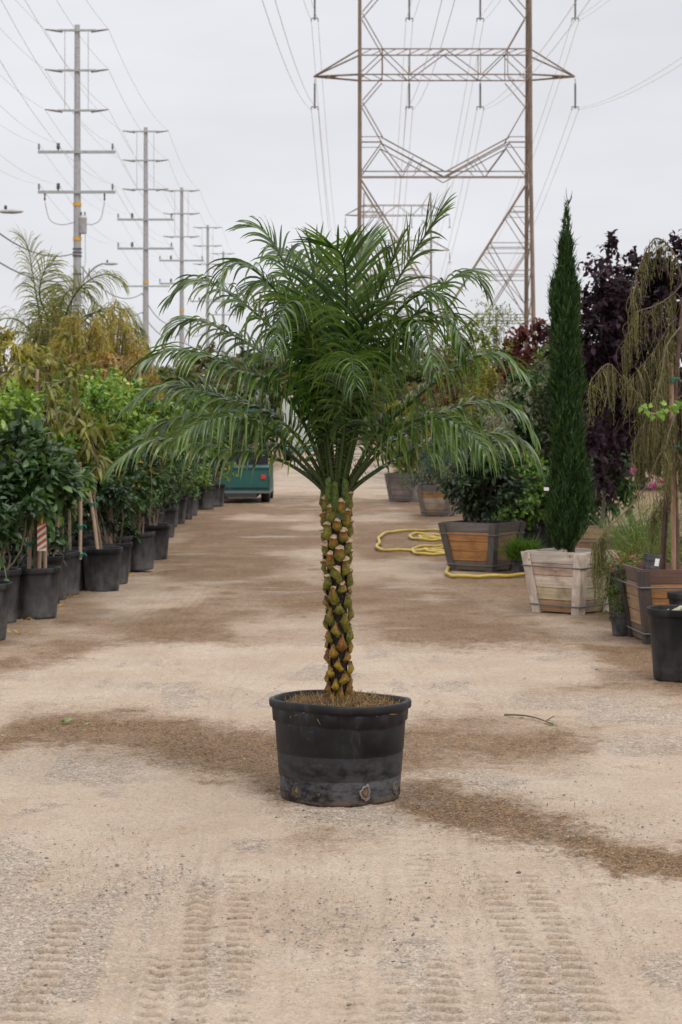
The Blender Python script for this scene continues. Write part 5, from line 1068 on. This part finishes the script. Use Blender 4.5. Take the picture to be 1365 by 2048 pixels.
def far_van():
    Y = 88.0; root = thing('box_truck', 'pale grey box truck far down the lane behind the palm fronds', 'truck', (pu(612, Y), Y, 0)); W_ = 2.1
    b = MB(); b.box((0, 2.4, 1.75), (W_, 4.6, 2.3), (.5, .52, .5)); b.build('cargo_box', M_paint, root)
    for x in (-.52, .52):
        d = MB(); d.box((x, .085, 1.75), (1.0, .03, 2.15), (.42, .45, .43)); d.build('door', M_paint, root)
    c = MB(); c.box((0, .3, .5), (W_, .5, .12), (.08, .2, .19)); c.box((0, 2.9, .5), (.9, 5, .15), (.04, .04, .04)); c.build('chassis', M_paint, root)
    c = MB(); c.box((0, 5.7, 1.35), (1.9, 1.7, 1.6), (.5, .52, .5)); c.build('cab', M_paint, root)
    for x in (-.85, .85):
        for y in (1.1, 5.6): k = MB(); k.tube([(x - .12, y, .4), (x + .12, y, .4)], .4, 20, (.02, .02, .02)); k.build('wheel', M_rubber, root)
far_van()

# ------------------------------------------------------------------ trees far off
def far_tree_mesh(seed, cols):
    rg = np.random.default_rng(seed); C, D = crown_pts(rg, (0, 0, 3.6), (2.0, 2.0, 2.3), 110, .35, .4); lf = MB(); crown(lf, rg, C, D, 6, 6, .7, .3, .17, *cols, 'oval', .3, .4, .2)
    tr = MB(); tr.tube([(0, 0, -.5), (.05, 0, 1.5), (0, .05, 3.4)], [.2, .15, .07], 8, (.1, .075, .055))
    for k in rg.permutation(110)[:14]: branch(tr, rg, (0, 0, rg.uniform(1.2, 3)), C[k], .06, .015, (.1, .075, .055))
    return lf.mesh('crown', M_dull), tr.mesh('trunk', M_bark)
FT = [far_tree_mesh(1, GREYG), far_tree_mesh(2, ((.05, .08, .03), (.12, .15, .06))), far_tree_mesh(3, ((.09, .08, .04), (.17, .15, .08)))]
fl = ['grey-green', 'plain green', 'tan-green']
pos = [(300,62,.75),(345,70,.8),(392,78,.9),(440,90,1.0),(485,105,1.1),(530,120,1.25),(575,150,1.4),(255,58,.7),(205,60,.7),(150,62,.7),(90,60,.7),(40,58,.7),(690,130,1.1),(735,110,1.1),(780,92,1.0),(825,78,.95),(868,66,.9),(915,60,.85),(962,56,.8),(1010,54,.8),(1062,52,.8),(1110,52,.8),(1165,50,.8),(1220,50,.8),(1280,50,.8),(1340,50,.8),(640,170,1.2)]
seen = ['behind the second utility pole foot', 'just right of the second utility pole foot', 'behind the left palm fronds, nearest the third pole', 'behind the green cart', 'behind the cart shrub', 'left of the far truck', 'beyond the far truck', 'under the golden weeping shrub', 'below the rusty gold weeping shrub', 'below the nearest utility pole', 'below the feathery palm', 'behind the yellow-olive tree', 'right behind the palm trunk top', 'right of the palm crown base', 'above the farthest box', 'beyond the blue-green conifer', 'behind the brownish red shrub', 'behind the laurel bush', 'behind the yellow-green tree', 'behind the thin sapling', 'left of the cypress, by the tower legs', 'directly behind the cypress', 'behind the first plum tree', 'behind the middle plum tree', 'behind the right plum tree', 'at the right edge beyond the plums', 'at the far end of the lane']
for k, (u, Y, s) in enumerate(pos):
    lm, tm = FT[k % 3]; rgk = np.random.default_rng(400 + k)
    t = thing('distant_tree', f'blurred {fl[k % 3]} tree {seen[k]}', 'tree', (pu(u, Y), Y, 0), rgk.uniform(0, 6.28), 'trees beyond the nursery'); t.scale = (s, s, s * (.62 if Y < 64 else .8))
    place('crown', lm, t); place('trunk', tm, t)
def hill():
    rg = np.random.default_rng(9); n = 80; x = np.linspace(-1500, 1500, n); h = 38 + 26 * fbm(x, x * 0, .004, 4, 5) ; mb = MB()
    rows_ = [(1800, 0), (1950, .55), (2150, 1.), (2500, .2)]; V = np.concatenate([np.c_[x, np.full(n, y), h * k - 2 + (rg.normal(0, 1.2, n) if 0 < k < 1 else 0)] for y, k in rows_])
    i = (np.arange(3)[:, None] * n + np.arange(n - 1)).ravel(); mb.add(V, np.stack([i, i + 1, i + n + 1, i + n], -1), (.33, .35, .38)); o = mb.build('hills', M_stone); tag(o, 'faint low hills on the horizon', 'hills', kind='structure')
hill()

# ------------------------------------------------------------------ litter on the lane
def litter():
    rg = np.random.default_rng(55)
    for (u, v, L, W, c, lab) in ((122, 1446, .066, .045, (.2, .3, .1), 'larger of the two pale green leaves fallen on the damp lane at left'), (166, 1451, .034, .016, (.3, .4, .14), 'smaller of the two pale green leaves fallen on the lane at left')):
        mb = MB(); leaves(mb, [[0, 0, .004], [0, .01, .008]], [[1, .2, .12], [.7, -.6, .2]], [[0, -.3, 1], [0, .2, 1]], np.array([L, L * .6]), np.array([W, W * .5]), np.array([c, np.array(c) * .7]), 'oval', .35, -.15); o = mb.build('fallen_leaf', M_leaf); o.location = gp(u, v); tag(o, lab, 'leaf', 'green leaves fallen on the lane')
    mb = MB(); P = [gp(1010, 1433), gp(1045, 1438), gp(1075, 1444), gp(1106, 1452)]; P = spline(P, 14); P[:, 2] = .01 + .012 * np.sin(np.linspace(0, 3.1, 14)); o0 = P[0].copy(); P = P - o0; P[:, 2] += .0; mb.tube(P, np.linspace(.0055, .003, 14), 6, (.15, .12, .06)); mb.tube([P[11], P[11] + (.05, .05, .02)], .003, 5, (.15, .13, .06)); leaves(mb, [P[11], P[12], P[12]], [[.6, .3, .1], [.3, -.6, .1], [1, .1, .05]], [[0, 0, 1]] * 3, np.array([.05, .045, .04]), .02, np.array([[.13, .2, .05]] * 3)); o = mb.build('fallen_twig', M_leaf); o.location = o0; tag(o, 'thin fallen twig lying on the lane right of the tub', 'twig')
    k = 0
    sp = ['beside the citrus pot', 'under the leaning pot', 'by the stake-tree pot', 'below the vine pot', 'past the leaning pot', 'near the striped-tag pot']
    for (u, v) in ((123, 1212), (268, 1151), (145, 1195), (38, 1268), (320, 1146), (55, 1240)):
        mb = MB(); n = 5; leaves(mb, rg.normal(0, .03, (n, 3)) * (1, 1, 0) + (0, 0, .008), unit(rg.normal(0, 1, (n, 3)) * (1, 1, .15)), unit(rg.normal(0, .3, (n, 3)) + (0, 0, 1)), .06, .022, lerp((.36, .22, .07), (.5, .34, .14), rg.random((n, 1))), 'oval', .4, -.2); o = mb.build('dry_leaf', M_dull); o.location = gp(u, v); tag(o, f'dry yellow-brown leaf scrap on the dirt {sp[k]}', 'dry leaf', 'dry leaves under the pots'); k += 1
litter()
